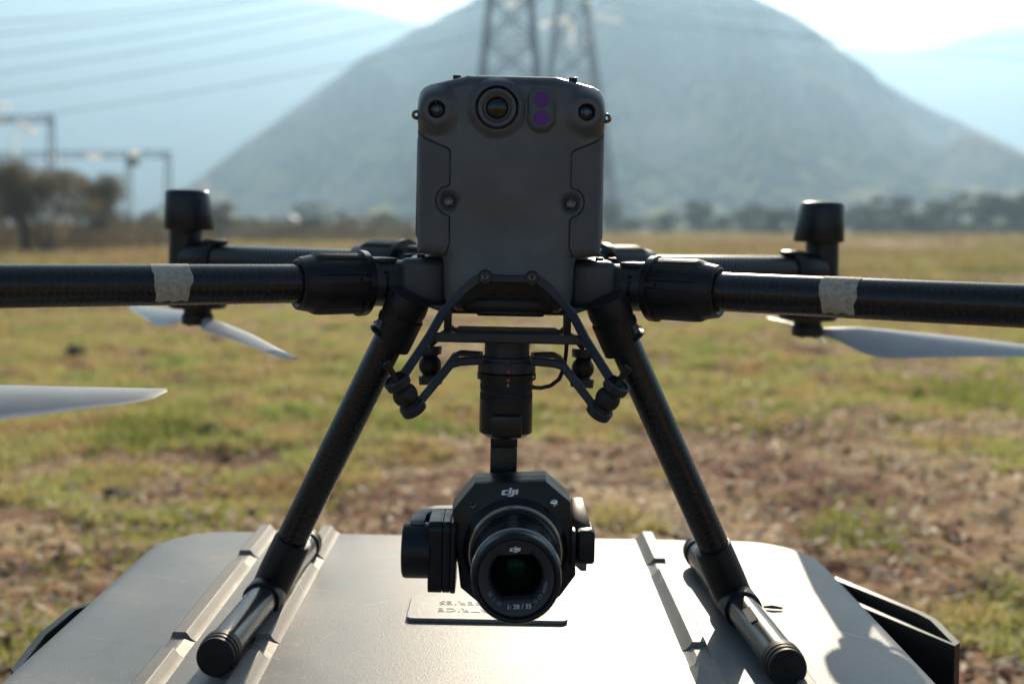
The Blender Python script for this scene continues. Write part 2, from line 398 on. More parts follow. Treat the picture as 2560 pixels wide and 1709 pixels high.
# ------------------------------------------------------------------ mesh builder
class MB:
    def __init__(s):
        s.v, s.f, s.uv = [], [], None
    def add(s, verts, faces):
        k = len(s.v)
        s.v += [tuple(p) for p in verts]
        s.f += [tuple(i + k for i in f) for f in faces]
        return s
    def box(s, lo, hi, bev=0.0, seg=2, M4=None):
        bm = bmesh.new()
        bmesh.ops.create_cube(bm, size=1)
        lo, hi = Vector(lo), Vector(hi)
        c, d = (lo + hi) / 2, hi - lo
        for v in bm.verts:
            v.co = Vector((v.co.x * d.x, v.co.y * d.y, v.co.z * d.z)) + c
        if bev:
            bmesh.ops.bevel(bm, geom=list(bm.edges), offset=bev, segments=seg, profile=0.5, affect='EDGES')
        return s.frombm(bm, M4)
    def frombm(s, bm, M4=None):
        if M4 is not None:
            bmesh.ops.transform(bm, matrix=M4, verts=bm.verts)
        bm.verts.index_update()
        s.add([v.co for v in bm.verts], [[v.index for v in f.verts] for f in bm.faces])
        bm.free()
        return s
    def lathe(s, prof, o, ax, seg=32, cap=True, mod=None):
        """prof: list of (distance along ax, radius)"""
        ax = Vector(ax).normalized()
        o = Vector(o)
        ref = Vector((0, 0, 1)) if abs(ax.z) < 0.9 else Vector((0, 1, 0))
        u = ax.cross(ref).normalized()
        w = u.cross(ax)          # w is 'up' for horizontal axes
        k = len(s.v)
        for i, (t, r) in enumerate(prof):
            for j in range(seg):
                a = 2 * math.pi * j / seg
                rr = r * (mod(i, a) if mod else 1)
                s.v.append(tuple(o + ax * t + (u * math.cos(a) + w * math.sin(a)) * rr))
        n = len(prof)
        for i in range(n - 1):
            for j in range(seg):
                j2 = (j + 1) % seg
                s.f.append((k + i * seg + j, k + i * seg + j2, k + (i + 1) * seg + j2, k + (i + 1) * seg + j))
        if cap:
            if prof[0][1] > 1e-6: s.f.append(tuple(k + j for j in reversed(range(seg))))
            if prof[-1][1] > 1e-6: s.f.append(tuple(k + (n - 1) * seg + j for j in range(seg)))
        return s
    def cyl(s, a, b, r, r2=None, seg=24, ch=0.0):
        a, b = Vector(a), Vector(b)
        L = (b - a).length
        r2 = r if r2 is None else r2
        if ch:
            return s.lathe([(0, r - ch), (ch, r), (L - ch, r2), (L, r2 - ch)], a, b - a, seg)
        return s.lathe([(0, r), (L, r2)], a, b - a, seg)
    def sphere(s, c, r, seg=24, rings=14, sc=(1, 1, 1)):
        k = len(s.v)
        c = Vector(c)
        for i in range(rings + 1):
            th = math.pi * i / rings
            for j in range(seg):
                a = 2 * math.pi * j / seg
                s.v.append((c.x + r * sc[0] * math.sin(th) * math.cos(a), c.y + r * sc[1] * math.sin(th) * math.sin(a), c.z + r * sc[2] * math.cos(th)))
        for i in range(rings):
            for j in range(seg):
                j2 = (j + 1) % seg
                s.f.append((k + i * seg + j, k + (i + 1) * seg + j, k + (i + 1) * seg + j2, k + i * seg + j2))
        return s
    def tube(s, path, r, seg=10, taper=None):
        P = [Vector(p) for p in path]
        k = len(s.v)
        nrm = None
        for i, p in enumerate(P):
            t = (P[min(i + 1, len(P) - 1)] - P[max(i - 1, 0)]).normalized()
            if nrm is None:
                ref = Vector((0, 0, 1)) if abs(t.z) < 0.9 else Vector((1, 0, 0))
                nrm = t.cross(ref).normalized()
            nrm = (nrm - t * nrm.dot(t)).normalized()
            bi = t.cross(nrm)
            rr = r if taper is None else r * taper[i]
            for j in range(seg):
                a = 2 * math.pi * j / seg
                s.v.append(tuple(p + (nrm * math.cos(a) + bi * math.sin(a)) * rr))
        n = len(P)
        for i in range(n - 1):
            for j in range(seg):
                j2 = (j + 1) % seg
                s.f.append((k + i * seg + j, k + i * seg + j2, k + (i + 1) * seg + j2, k + (i + 1) * seg + j))
        s.f.append(tuple(k + j for j in reversed(range(seg))))
        s.f.append(tuple(k + (n - 1) * seg + j for j in range(seg)))
        return s
    def bar(s, path, w, h, side=(0, 1, 0), ch=0.0012):
        """flat bar: rectangular section (w across in the plane, h along side) swept along path"""
        P = [Vector(p) for p in path]
        B = Vector(side).normalized()
        sec = [(-w / 2 + ch, -h / 2), (w / 2 - ch, -h / 2), (w / 2, -h / 2 + ch), (w / 2, h / 2 - ch), (w / 2 - ch, h / 2), (-w / 2 + ch, h / 2), (-w / 2, h / 2 - ch), (-w / 2, -h / 2 + ch)]
        k = len(s.v)
        for i, p in enumerate(P):
            t = (P[min(i + 1, len(P) - 1)] - P[max(i - 1, 0)]).normalized()
            a = t.cross(B).normalized()
            b2 = a.cross(t).normalized()
            for (q, e) in sec:
                s.v.append(tuple(p + a * q + b2 * e))
        m_ = len(sec)
        for i in range(len(P) - 1):
            for j in range(m_):
                j2 = (j + 1) % m_
                s.f.append((k + i * m_ + j, k + i * m_ + j2, k + (i + 1) * m_ + j2, k + (i + 1) * m_ + j))
        s.f.append(tuple(k + j for j in reversed(range(m_))))
        s.f.append(tuple(k + (len(P) - 1) * m_ + j for j in range(m_)))
        return s
    def prism(s, pts, n, depth, bev=0.0, seg=2):
        """planar polygon pts (3-D) extruded by depth along n"""
        bm = bmesh.new()
        n = Vector(n).normalized()
        f = bm.faces.new([bm.verts.new(p) for p in pts])
        r = bmesh.ops.extrude_face_region(bm, geom=[f])
        bmesh.ops.translate(bm, vec=n * depth, verts=[e for e in r['geom'] if isinstance(e, bmesh.types.BMVert)])
        bmesh.ops.recalc_face_normals(bm, faces=bm.faces)
        if bev:
            bmesh.ops.bevel(bm, geom=list(bm.edges), offset=bev, segments=seg, profile=0.5, affect='EDGES')
        return s.frombm(bm)
    def poly(s, pts, n=None, depth=0.0):
        """concave flat polygon triangulated, optionally with thickness"""
        tri = tessellate_polygon([[Vector(p) for p in pts]])
        s.add(pts, tri)
        if n is not None:
            q = [tuple(Vector(p) + Vector(n) * depth) for p in pts]
            s.add(q, tri)
            k = len(pts)
            s.add(list(pts) + q, [(i, (i + 1) % k, k + (i + 1) % k, k + i) for i in range(k)])
        return s
    def mesh(s, name, base=(0, 0, 0), angle=32, smooth=True):
        me = bpy.data.meshes.new(name)
        bx = Vector(base)
        me.from_pydata([(p[0] - bx.x, p[1] - bx.y, p[2] - bx.z) for p in s.v], [], s.f)
        me.update()
        bm = bmesh.new(); bm.from_mesh(me)
        bmesh.ops.recalc_face_normals(bm, faces=bm.faces)
        bm.to_mesh(me); bm.free()
        if smooth:
            me.shade_smooth()
            me.set_sharp_from_angle(angle=R(angle))
        return me

def link(o, parent=None):
    COL.objects.link(o)
    if parent is not None:
        o.parent = parent
    return o

def props(o, label=None, cat=None, group=None, kind=None):
    if label: o['label'] = label
    if cat: o['category'] = cat
    if group: o['group'] = group
    if kind: o['kind'] = kind
    return o

TILT = R(1.1)           # drone and case lean a little to the right on uneven ground
PIV = Vector((-0.002, 1.0, LID_Z))
M_LID = Matrix.Translation(PIV) @ Matrix.Rotation(TILT, 4, 'Y') @ Matrix.Translation((0, -1.0, 0))

class Thing:
    def __init__(s, name, base, label, cat, M4=M_LID, group=None):
        s.base = Vector(base)
        s.k = 1.0
        s.o = bpy.data.objects.new(name, None)
        s.o.empty_display_size = 0.05
        link(s.o)
        s.o.matrix_world = M4 @ Matrix.Translation(s.base)
        props(s.o, label, cat, group)
    def part(s, name, mb, mat, parent=None, angle=32, label=None, smooth=True, kind=None):
        me = mb if isinstance(mb, bpy.types.Mesh) else mb.mesh(name, s.base, angle, smooth)
        if s.k != 1.0:          # built at a nominal distance, moved to its true one
            c = Vector((0, 0, CAM_Z - LID_Z)) - s.base
            me.transform(Matrix.Translation(c) @ Matrix.Scale(s.k, 4) @ Matrix.Translation(-c))
        o = bpy.data.objects.new(name, me)
        me.materials.append(mat)
        link(o, parent or s.o)
        props(o, label, kind=kind)
        return o

def U(px, py, Y):
    """photo pixel at distance Y -> lid coordinates (x, Y, height over the lid)"""
    return Vector(((px - CX) * Y / FPX, Y, (CAM_Z - LID_Z) - (py - HY) * Y / FPX))

def G(px, py, z=0.0):
    """photo pixel -> point of the field (world)"""
    Y = (CAM_Z - z) * FPX / (py - HY)
    return Vector(((px - CX) * Y / FPX, Y, z))

def uvtube(a, b, r, base, seg=40, rings=2, ch=0.0):
    a, b = Vector(a), Vector(b)
    L = (b - a).length
    ax = (b - a).normalized()
    ref = Vector((0, 0, 1)) if abs(ax.z) < 0.9 else Vector((0, 1, 0))
    u = ax.cross(ref).normalized(); w = u.cross(ax)
    vs_, fs, uvs = [], [], []
    for i in range(rings):
        p = a + ax * L * i / (rings - 1)
        for j in range(seg + 1):
            t = 2 * math.pi * j / seg
            vs_.append(p + (u * math.cos(t) + w * math.sin(t)) * r - base)
            uvs.append((L * i / (rings - 1), j / seg))
    for i in range(rings - 1):
        for j in range(seg):
            q = i * (seg + 1) + j
            fs.append((q, q + 1, q + seg + 2, q + seg + 1))
    me = bpy.data.meshes.new('tube')
    me.from_pydata([tuple(v) for v in vs_], [], fs)
    ul = me.uv_layers.new(name='UVMap')
    for lp in me.loops:
        ul.data[lp.index].uv = uvs[lp.vertex_index]
    me.shade_smooth()
    return me

def text_mb(txt, size, origin, u, v, n, depth=0.0003, align='CENTER'):
    """lettering as a thin solid: u right, v up, n out of the surface"""
    c = bpy.data.curves.new('lettering', 'FONT')
    c.body = txt; c.size = size; c.align_x = align; c.align_y = 'CENTER'
    c.extrude = depth; c.resolution_u = 2
    o = bpy.data.objects.new('lettering', c)
    COL.objects.link(o)
    dg = bpy.context.evaluated_depsgraph_get()
    me = bpy.data.meshes.new_from_object(o.evaluated_get(dg))
    mb = MB()
    u, v, n = Vector(u).normalized(), Vector(v).normalized(), Vector(n).normalized()
    og = Vector(origin)
    mb.add([og + u * p.co.x + v * p.co.y + n * p.co.z for p in me.vertices], [tuple(p.vertices) for p in me.polygons])
    bpy.data.objects.remove(o); bpy.data.curves.remove(c); bpy.data.meshes.remove(me)
    return mb

# ================================================================== SETTING
def grid_mesh(name, X, Y, Z, mat):
    h, w = X.shape
    v = np.stack([X, Y, Z], -1).reshape(-1, 3)
    i = np.arange(h * w).reshape(h, w)
    f = np.stack([i[:-1, :-1], i[:-1, 1:], i[1:, 1:], i[1:, :-1]], -1).reshape(-1, 4)
    me = bpy.data.meshes.new(name)
    me.vertices.add(len(v)); me.vertices.foreach_set('co', v.ravel())
    me.loops.add(f.size); me.loops.foreach_set('vertex_index', f.ravel())
    me.polygons.add(len(f)); me.polygons.foreach_set('loop_start', np.arange(0, f.size, 4))
    me.update(calc_edges=True); me.validate()
    me.materials.append(mat)
    me.shade_smooth()
    return me

def quads_mesh(name, V, mat):
    """V: (n,4,3) loose quads"""
    n = len(V)
    me = bpy.data.meshes.new(name)
    me.vertices.add(n * 4); me.vertices.foreach_set('co', V.reshape(-1).astype(np.float32))
    me.loops.add(n * 4); me.loops.foreach_set('vertex_index', np.arange(n * 4))
    me.polygons.add(n); me.polygons.foreach_set('loop_start', np.arange(0, n * 4, 4))
    me.update(calc_edges=True)
    if mat: me.materials.append(mat)
    return me

def ground_z(x, y):
    d = np.hypot(x, y)
    a = np.clip(d / 3.0, 0, 1)
    z = 0.035 * a * fbm(x * 0.5, y * 0.5, 3, 3) + 0.022 * a * fbm(x * 3.1, y * 3.1, 3, 9)
    rough = 0.5 + 0.5 * fbm(x * 0.9, y * 0.9, 2, 33)
    z = z + 0.022 * a * rough * 0.6 * np.abs(fbm(x * 9.0, y * 9.0, 3, 21)) * (d < 32)
    z = z + np.clip((d - 25) / 60, 0, 1) * 0.25 * fbm(x * 0.05, y * 0.05, 3, 5)
    return z

yr = np.concatenate([-np.geomspace(55, 1.2, 40), np.linspace(-1.0, 1.3, 10), np.geomspace(1.5, 32, 470), np.geomspace(31, 900, 70)])
ur = np.linspace(-1, 1, 460)
ur = np.sign(ur) * np.abs(ur) ** 1.35
YY, UU = np.meshgrid(yr, ur, indexing='ij')
XX = UU * (2.2 + np.abs(YY) * 1.05)
ground = link(bpy.data.objects.new('ground', grid_mesh('ground', XX, YY, ground_z(XX, YY), M['ground'])))
props(ground, 'bare brown soil and patchy dry turf of the open field', kind='structure')

def mountain(name, ridge, D, D0, spread, mat, seed, amp, label):
    """ridge: photo silhouette (px, py) of a crest at distance D; slopes rise to it from distance D0"""
    px = np.array([p[0] for p in ridge], float); py = np.array([p[1] for p in ridge], float)
    rx = (px - CX) * D / FPX
    rz = CAM_Z + (HY - py) * D / FPX
    x = np.linspace(rx.min(), rx.max(), 420)
    t = np.linspace(-0.02, 1.45, 200)
    X, T = np.meshgrid(x, t)
    Y = D0 + (D - D0) * T
    H = np.interp(X, rx, rz)
    for _ in range(3):
        H[:, 1:-1] = (H[:, :-2] + 2 * H[:, 1:-1] + H[:, 2:]) / 4
    prof = np.where(T < 1, np.clip(T, 0, 1) ** 1.35, np.clip(1 - (T - 1) * 0.9, 0, 1))
    # gullies and spurs run down the slope, wavering
    wx = X + 0.35 * spread * fbm(X / spread * 0.7, Y / spread * 0.7, 3, seed)
    rdg = 1 - np.abs(fbm(wx / spread * 1.1, Y / spread * 0.28, 4, seed + 2, 0.55))
    rd2 = 1 - np.abs(fbm(wx / spread * 3.3, Y / spread * 0.9, 4, seed + 6, 0.6))
    env = np.clip(T, 0, 1) ** 0.7 * np.clip(np.abs(1.02 - T) * 2.6 + 0.04, 0, 1)
    Z = H * prof + amp * env * (1.7 * (rdg - 0.6) + 0.65 * (rd2 - 0.6))
    lim = np.interp(X * D / Y, rx, rz)          # no shoulder stands above the crest line
    lim = lim * (1.0 + 0.030 * fbm(X / spread * 2.5, Y / spread * 2.5, 4, seed + 12))
    Z = np.where(T < 1, np.minimum(Z, np.maximum(lim * Y / D * (0.93 + 0.06 * np.clip(T, 0, 1)), 0.0)), Z)
    Z = np.minimum(Z, 366.0)
    Z = np.where(T <= 0, -1.5, Z)
    o = link(bpy.data.objects.new(name, grid_mesh(name, X, Y, Z, mat)))
    props(o, label, kind='structure')
    return o
mountain('mountain', [(60, 590), (300, 572), (380, 520), (458, 469), (610, 360), (763, 251), (926, 125), (1090, 40), (1200, -30), (1330, -110), (1480, -150), (1600, -140), (1750, -85), (1908, 0), (2010, 55), (2125, 128), (2200, 188), (2289, 250), (2400, 305), (2560, 381), (2800, 470), (3300, 580)],
         760, 330, 95, M['hill'], 31, 32, 'hazy blue mountain with scrub slopes rising behind the drone')
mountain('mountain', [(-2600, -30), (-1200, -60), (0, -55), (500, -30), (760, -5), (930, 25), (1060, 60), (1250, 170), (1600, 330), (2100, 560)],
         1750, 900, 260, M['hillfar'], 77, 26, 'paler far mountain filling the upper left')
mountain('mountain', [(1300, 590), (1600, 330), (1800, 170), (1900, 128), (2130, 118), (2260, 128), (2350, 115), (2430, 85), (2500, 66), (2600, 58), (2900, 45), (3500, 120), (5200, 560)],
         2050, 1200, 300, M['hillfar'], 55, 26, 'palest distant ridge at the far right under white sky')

# the air: pale haze round everything
hz = MB().box((-2700, -62, -4.0), (2700, 3300, 372.0))
m = bpy.data.materials.new('haze_air'); m.use_nodes = True
nt = m.node_tree
for n in list(nt.nodes): nt.nodes.remove(n)
pv = nt.nodes.new('ShaderNodeVolumePrincipled')
pv.inputs['Color'].default_value = (0.49, 0.745, 1.0, 1)
pv.inputs['Density'].default_value = 0.0009
pv.inputs['Anisotropy'].default_value = 0.39
mo = nt.nodes.new('ShaderNodeOutputMaterial')
nt.links.new(pv.outputs[0], mo.inputs['Volume'])
me = hz.mesh('haze', smooth=False)
me.materials.append(m)
haze = link(bpy.data.objects.new('haze', me))
props(haze, 'pale morning haze hanging in the air over the field', kind='stuff')

# ================================================================== TRANSIT CASE
LX = -0.0175            # centre of the lid
case = Thing('transit_case', (LX, 1.0, -LID_Z + 0.004), 'large worn light grey plastic transit case the drone stands on', 'case')
def rrect(hx, y0, y1, r, z, n=10):
    pts = []
    for cxs, cys, a0 in ((hx - r, y1 - r, 0), (-hx + r, y1 - r, 90), (-hx + r, y0 + r, 180), (hx - r, y0 + r, 270)):
        for k in range(n + 1):
            a = R(a0 + 90 * k / n)
            pts.append((LX + cxs + r * math.cos(a), cys + r * math.sin(a), z))
    return pts
def loft(rings, cap_first=True, cap_last=False):
    mb = MB()
    n = len(rings[0])
    for r in rings: mb.v += r
    for i in range(len(rings) - 1):
        for j in range(n):
            j2 = (j + 1) % n
            mb.f.append((i * n + j, i * n + j2, (i + 1) * n + j2, (i + 1) * n + j))
    if cap_first: mb.f.append(tuple(reversed(range(n))))
    if cap_last: mb.f.append(tuple((len(rings) - 1) * n + j for j in range(n)))
    return mb
yb, yf = 1.294, 0.60
rings = []
for e, z in ((0.0, 0.0), (0.004, -0.0005), (0.010, -0.003), (0.016, -0.008), (0.040, -0.034), (0.052, -0.050), (0.058, -0.064), (0.060, -0.080), (0.060, -0.105)):
    eb = e * 0.75
    rings.append(rrect(0.330 + e, yf - eb, yb - 0.012 + eb, 0.062 + e * 0.8, z))
lid = case.part('lid', loft(rings), M['case'], angle=50)
rings = [rrect(0.3935, yf - 0.05, yb + 0.038, 0.113, -0.103), rrect(0.3985, yf - 0.053, yb + 0.041, 0.115, -0.107), rrect(0.3985, yf - 0.053, yb + 0.041, 0.115, -0.128), rrect(0.3935, yf - 0.05, yb + 0.038, 0.113, -0.132)]
case.part('rim', loft(rings, True, True), M['black'], angle=50)
rings = [rrect(0.385, yf - 0.04, yb + 0.030, 0.105, -0.130), rrect(0.375, yf - 0.03, yb + 0.022, 0.10, -0.44), rrect(0.362, yf - 0.02, yb + 0.01, 0.09, -0.466)]
case.part('case_base', loft(rings, True, True), M['case'], angle=50)

def rib(x):
    """raised rib along the lid, dipping at two strap notches"""
    mb = MB()
    top, low = 0.0080, 0.0045
    ys = [(1.290, 0.0), (1.2875, top), (1.1846, top), (1.184, low), (1.150, low), (1.1494, top), (0.9446, top), (0.944, low), (0.910, low), (0.9094, top), (0.7046, top), (0.704, low), (0.670, low), (0.6694, top), (0.630, top), (0.622, 0.0)]
    sec = lambda h: [(-0.0082, 0.0), (-0.0066, h * 0.5), (-0.0056, h * 0.94), (-0.0048, h), (0.0048, h), (0.0056, h * 0.94), (0.0088, h * 0.4), (0.0140, 0.0)]
    for (y, h) in ys:
        for (dx, z) in sec(h):
            sgn = 1 if x < LX else -1
            mb.v.append((x + dx * sgn, y, z - 0.0004))
    n = 8
    for i in range(len(ys) - 1):
        for j in range(n - 1):
            mb.f.append((i * n + j, i * n + j + 1, (i + 1) * n + j + 1, (i + 1) * n + j))
    return mb
for x in (-0.2535, -0.1880, 0.1555, 0.2210):
    case.part('rib', rib(x), M['case_rib'], angle=28)

# label plate lying on the lid, lettering read from the far side
pc = [U(1046, 1487, 1.0), U(1405, 1487, 1.0), U(1424, 1546, 1.0), U(1023, 1546, 1.0)]
def onlid(px, py, z=0.0):
    Y = (CAM_Z - LID_Z - z) * FPX / (py - HY)
    return Vector(((px - CX) * Y / FPX, Y, z))
ya, yb2 = onlid(1200, 1546, .004).y, onlid(1200, 1487, .004).y
xa, xb = -0.080, 0.0555
ol = []
for cxs, cys, a0 in ((xb, yb2, 0), (xa, yb2, 90), (xa, ya, 180), (xb, ya, 270)):
    rr = 0.006
    ccx = cxs + (-rr if cxs == xb else rr); ccy = cys + (-rr if cys == yb2 else rr)
    for k in range(6):
        a = R(a0 + 18 * k)
        ol.append((ccx + rr * math.cos(a), ccy + rr * math.sin(a), 0.0002))
plate = case.part('label_plate', MB().prism(ol, (0, 0, 1), 0.0030, 0.0006, 1), M['case'], angle=40)
for i, (tx, yy) in enumerate((('MATRICE', ya + 0.36 * (yb2 - ya)), ('300 SERIES', ya + 0.66 * (yb2 - ya)))):
    case.part('lettering', text_mb(tx, 0.0135, (-0.0545, yy, 0.0032), (-1, 0, 0), (0, -1, 0), (0, 0, 1), 0.0004, 'RIGHT'), M['case'], parent=plate, smooth=False)

# fold-out handles on both ends
def handle(sx, pts, h):
    mb = MB()
    n = len(pts)
    cxm = sum(p[0] for p in pts) / n; cym = sum(p[1] for p in pts) / n
    inner = []
    th = 0.007
    for i, p in enumerate(pts):
        a, b_ = Vector(pts[i - 1][:2]), Vector(pts[(i + 1) % n][:2])
        q = Vector(p[:2])
        n1 = (q - a).normalized(); n2 = (b_ - q).normalized()
        nn = Vector((-(n1.y + n2.y), n1.x + n2.x)).normalized()
        if nn.dot(Vector((cxm, cym)) - q) < 0: nn = -nn
        inner.append(q + nn * th)
    top = [Vector(p) for p in pts]
    k = n
    v = [tuple(p) for p in top] + [(q.x, q.y, top[i].z) for i, q in enumerate(inner)]
    v += [(p.x, p.y, p.z - h) for p in top] + [(q.x, q.y, top[i].z - h) for i, q in enumerate(inner)]
    f = []
    for i in range(n):
        j = (i + 1) % n
        f += [(i, j, n + j, n + i), (2 * n + i, 2 * n + j, j, i), (n + i, n + j, 3 * n + j, 3 * n + i), (2 * n + i, 3 * n + i, 3 * n + j, 2 * n + j)]
    mb.add(v, f)
    return mb
hr = [(0.330, 1.262, -0.034), (0.352, 1.262, -0.030), (0.404, 1.150, -0.030), (0.410, 1.128, -0.030), (0.411, 1.075, -0.033), (0.403, 1.066, -0.033), (0.345, 1.172, -0.030), (0.330, 1.178, -0.034)]
case.part('handle', handle(1, hr, 0.085), M['black'], angle=30, label='black carrying handle folded out at the right end of the case')
hl = [(-0.345, 1.215, -0.050), (-0.372, 1.205, -0.040), (-0.413, 1.150, -0.042), (-0.424, 1.100, -0.050), (-0.420, 1.030, -0.056), (-0.400, 1.000, -0.056), (-0.360, 1.000, -0.056)]
case.part('handle', handle(-1, hl, 0.06), M['black'], angle=30, label='black carrying handle at the left end of the case')

# ================================================================== DRONE
drone = Thing('drone', (0, 1.0, 0), 'dark grey quadcopter drone standing on two skid legs on the case', 'drone')
FY = 1.040
drone.k = 0.92
PXM = FY / FPX          # metres per photo pixel on the front face
def W(hw, dy):          # half width px, px above horizon -> (x, z)
    return (hw * PXM, (CAM_Z - LID_Z) + dy * PXM)

# --- front face as a height field
half = [W(0, 383.5), W(112, 383), (0.0425, 0.4617), W(206, 362), W(224, 353), W(235, 339), W(238, 322), W(237, 220), W(235, 60), W(233, -64), W(231, -68), W(168, -76), W(164.5, -100), W(163, -150), W(160, -180), W(150, -198), W(128, -215), W(0, -217)]
outl = np.array([(-x, z) for x, z in half[::-1]][1:-1] + half)
pan_half = [W(260, 245), W(234, 241), W(229, 234), W(216.5, 222), W(162.5, 199), W(155, 194), W(151.5, 185), W(151, 111), W(153, 105), W(158, 101), W(171, 98), W(182, 85.4), W(187, 66), W(181, 47), W(169.5, 34), W(156, 29), W(152, 25), W(150.5, 17), W(149.5, -42.4), W(154, -57.7), W(161, -69), W(260, -66)]
def segdist(P, poly, closed=True):
    d = np.full(len(P), 9.0)
    n = len(poly)
    for i in range(n if closed else n - 1):
        a, b_ = poly[i], poly[(i + 1) % n]
        ab = b_ - a
        L2 = max(ab @ ab, 1e-16)
        t = np.clip(((P - a) @ ab) / L2, 0, 1)
        d = np.minimum(d, np.hypot(*(P - a - t[:, None] * ab).T))
    return d
def inside(P, poly):
    c = np.zeros(len(P), bool)
    n = len(poly)
    for i in range(n):
        (x1, z1), (x2, z2) = poly[i], poly[(i + 1) % n]
        if z1 == z2: continue
        cond = ((z1 > P[:, 1]) != (z2 > P[:, 1])) & (P[:, 0] < (x2 - x1) * (P[:, 1] - z1) / (z2 - z1) + x1)
        c ^= cond
    return c
sstep = lambda a, b_, x: (lambda t: t * t * (3 - 2 * t))(np.clip((x - a) / (b_ - a), 0, 1))
NZ, NX = 370, 300
zt, zbm = outl[:, 1].max(), outl[:, 1].min()
zs = np.linspace(zbm + 1e-5, zt - 1e-5, NZ)
hx = np.array([h[0] for h in half][::-1]); hzv = np.array([h[1] for h in half][::-1])
hwz = np.interp(zs, hzv + np.arange(len(hzv)) * 1e-9, hx)
us = np.linspace(-1, 1, NX)
GX = us[None, :] * hwz[:, None]; GZ = np.repeat(zs[:, None], NX, 1)
P = np.stack([GX.ravel(), GZ.ravel()], 1)
AX = np.abs(P[:, 0]); ZZ = P[:, 1]
ed = segdist(P, outl)
RR = 0.011
e = np.clip(ed, 0, RR)
y = FY + (RR - np.sqrt(np.maximum(RR * RR - (RR - e) ** 2, 0)))
# the middle stands proud of the two cheeks, the top corners fall away
cheek = sstep(0.040, 0.074, AX)
y += 0.007 * cheek * sstep(0.262, 0.31, ZZ)
y += 0.003 * sstep(0.37, 0.30, ZZ) * (1 - cheek) * 0
y -= 0.004 * sstep(0.33, 0.27, ZZ) * (1 - sstep(0.03, 0.06, AX))
pan = np.array(pan_half)
PA = np.stack([AX, ZZ], 1)
inp = inside(PA, pan)
gd = segdist(PA, pan[1:-1], closed=False)
gd2 = segdist(PA, np.array([pan[-2], pan[-1]]), closed=False)
gd = np.minimum(gd, gd2)
y += np.where(inp, 0.0006, 0.0)
y += 0.0022 * np.clip(1 - gd / 0.00075, 0, 1)
def boss(cx_, cz_, r_in, r_out, yface, rhole=0, depth=0):
    global y
    for s in ((-1, 1) if cx_ else (1,)):
        d = np.hypot(P[:, 0] - s * cx_, ZZ - cz_)
        k = 1 - sstep(r_in, r_out, d)
        y = y * (1 - k) + yface * k
        if rhole:
            y = np.where(d < rhole, yface + depth, y)
# stereo camera cups, middle camera, sensor plate, screw dishes
SX, SZ = W(187.5, 293)
boss(SX, SZ, 0.0112, 0.0235, FY - 0.0010, 0.0074, 0.006)
d1 = np.hypot(P[:, 0] - (1241.8 - 1278.5) * PXM, ZZ - (0.33 + 300 * PXM))
FPVx, FPVz = (1241.8 - 1278.5) * PXM, 0.33 + 300 * PXM
k = 1 - sstep(0.0196, 0.0275, d1); y = y * (1 - k) + (FY - 0.0035) * k
y = np.where(d1 < 0.0184, FY + 0.0045, y)
TFx, TFz = (1352.6 - 1278.5) * PXM, 0.33 + 298 * PXM
dc = np.hypot(P[:, 0] - TFx, np.maximum(np.abs(ZZ - TFz) - 0.0078, 0))
k = 1 - sstep(0.0096, 0.0135, dc); y = y * (1 - k) + (FY - 0.0030) * k
BSx, BSz = W(153.2, 63.5)
for s in (-1, 1):
    d = np.hypot(P[:, 0] - s * BSx, ZZ - BSz)
    y += 0.0045 * (1 - sstep(0.003, 0.0115, d))
# chin: underside sweeps back below the arch
zb_ = 0.2845 - 0.020 * sstep(0.024, 0.052, AX)
y += np.where(ZZ < zb_, (zb_ - ZZ) * 1.6, 0) * (1 - sstep(0.050, 0.056, AX))
GYv = y.reshape(NZ, NX)
V = np.stack([GX.ravel(), y, GZ.ravel()], 1)
idx = np.arange(NZ * NX).reshape(NZ, NX)
F4 = np.stack([idx[:-1, :-1], idx[:-1, 1:], idx[1:, 1:], idx[1:, :-1]], -1).reshape(-1, 4)
fc = V[F4].mean(1)
fin = inside(np.stack([np.abs(fc[:, 0]), fc[:, 2]], 1), pan)
def submesh(name, faces, mat, base):
    used, inv = np.unique(faces.ravel(), return_inverse=True)
    vv = V[used] - np.array(base)
    ff = inv.reshape(-1, 4)
    me = bpy.data.meshes.new(name)
    me.vertices.add(len(vv)); me.vertices.foreach_set('co', vv.astype(np.float32).ravel())
    me.loops.add(ff.size); me.loops.foreach_set('vertex_index', ff.ravel())
    me.polygons.add(len(ff)); me.polygons.foreach_set('loop_start', np.arange(0, ff.size, 4))
    me.update(calc_edges=True); me.validate()
    me.shade_smooth(); me.set_sharp_from_angle(angle=R(50))
    return me
shell = drone.part('front_shell', submesh('front_shell', F4[~fin], None, drone.base), M['shell'])
for s in (-1, 1):
    sel = fin & (np.sign(fc[:, 0]) == s)
    drone.part('side_panel', submesh('side_panel', F4[sel], None, drone.base), M['panel'])

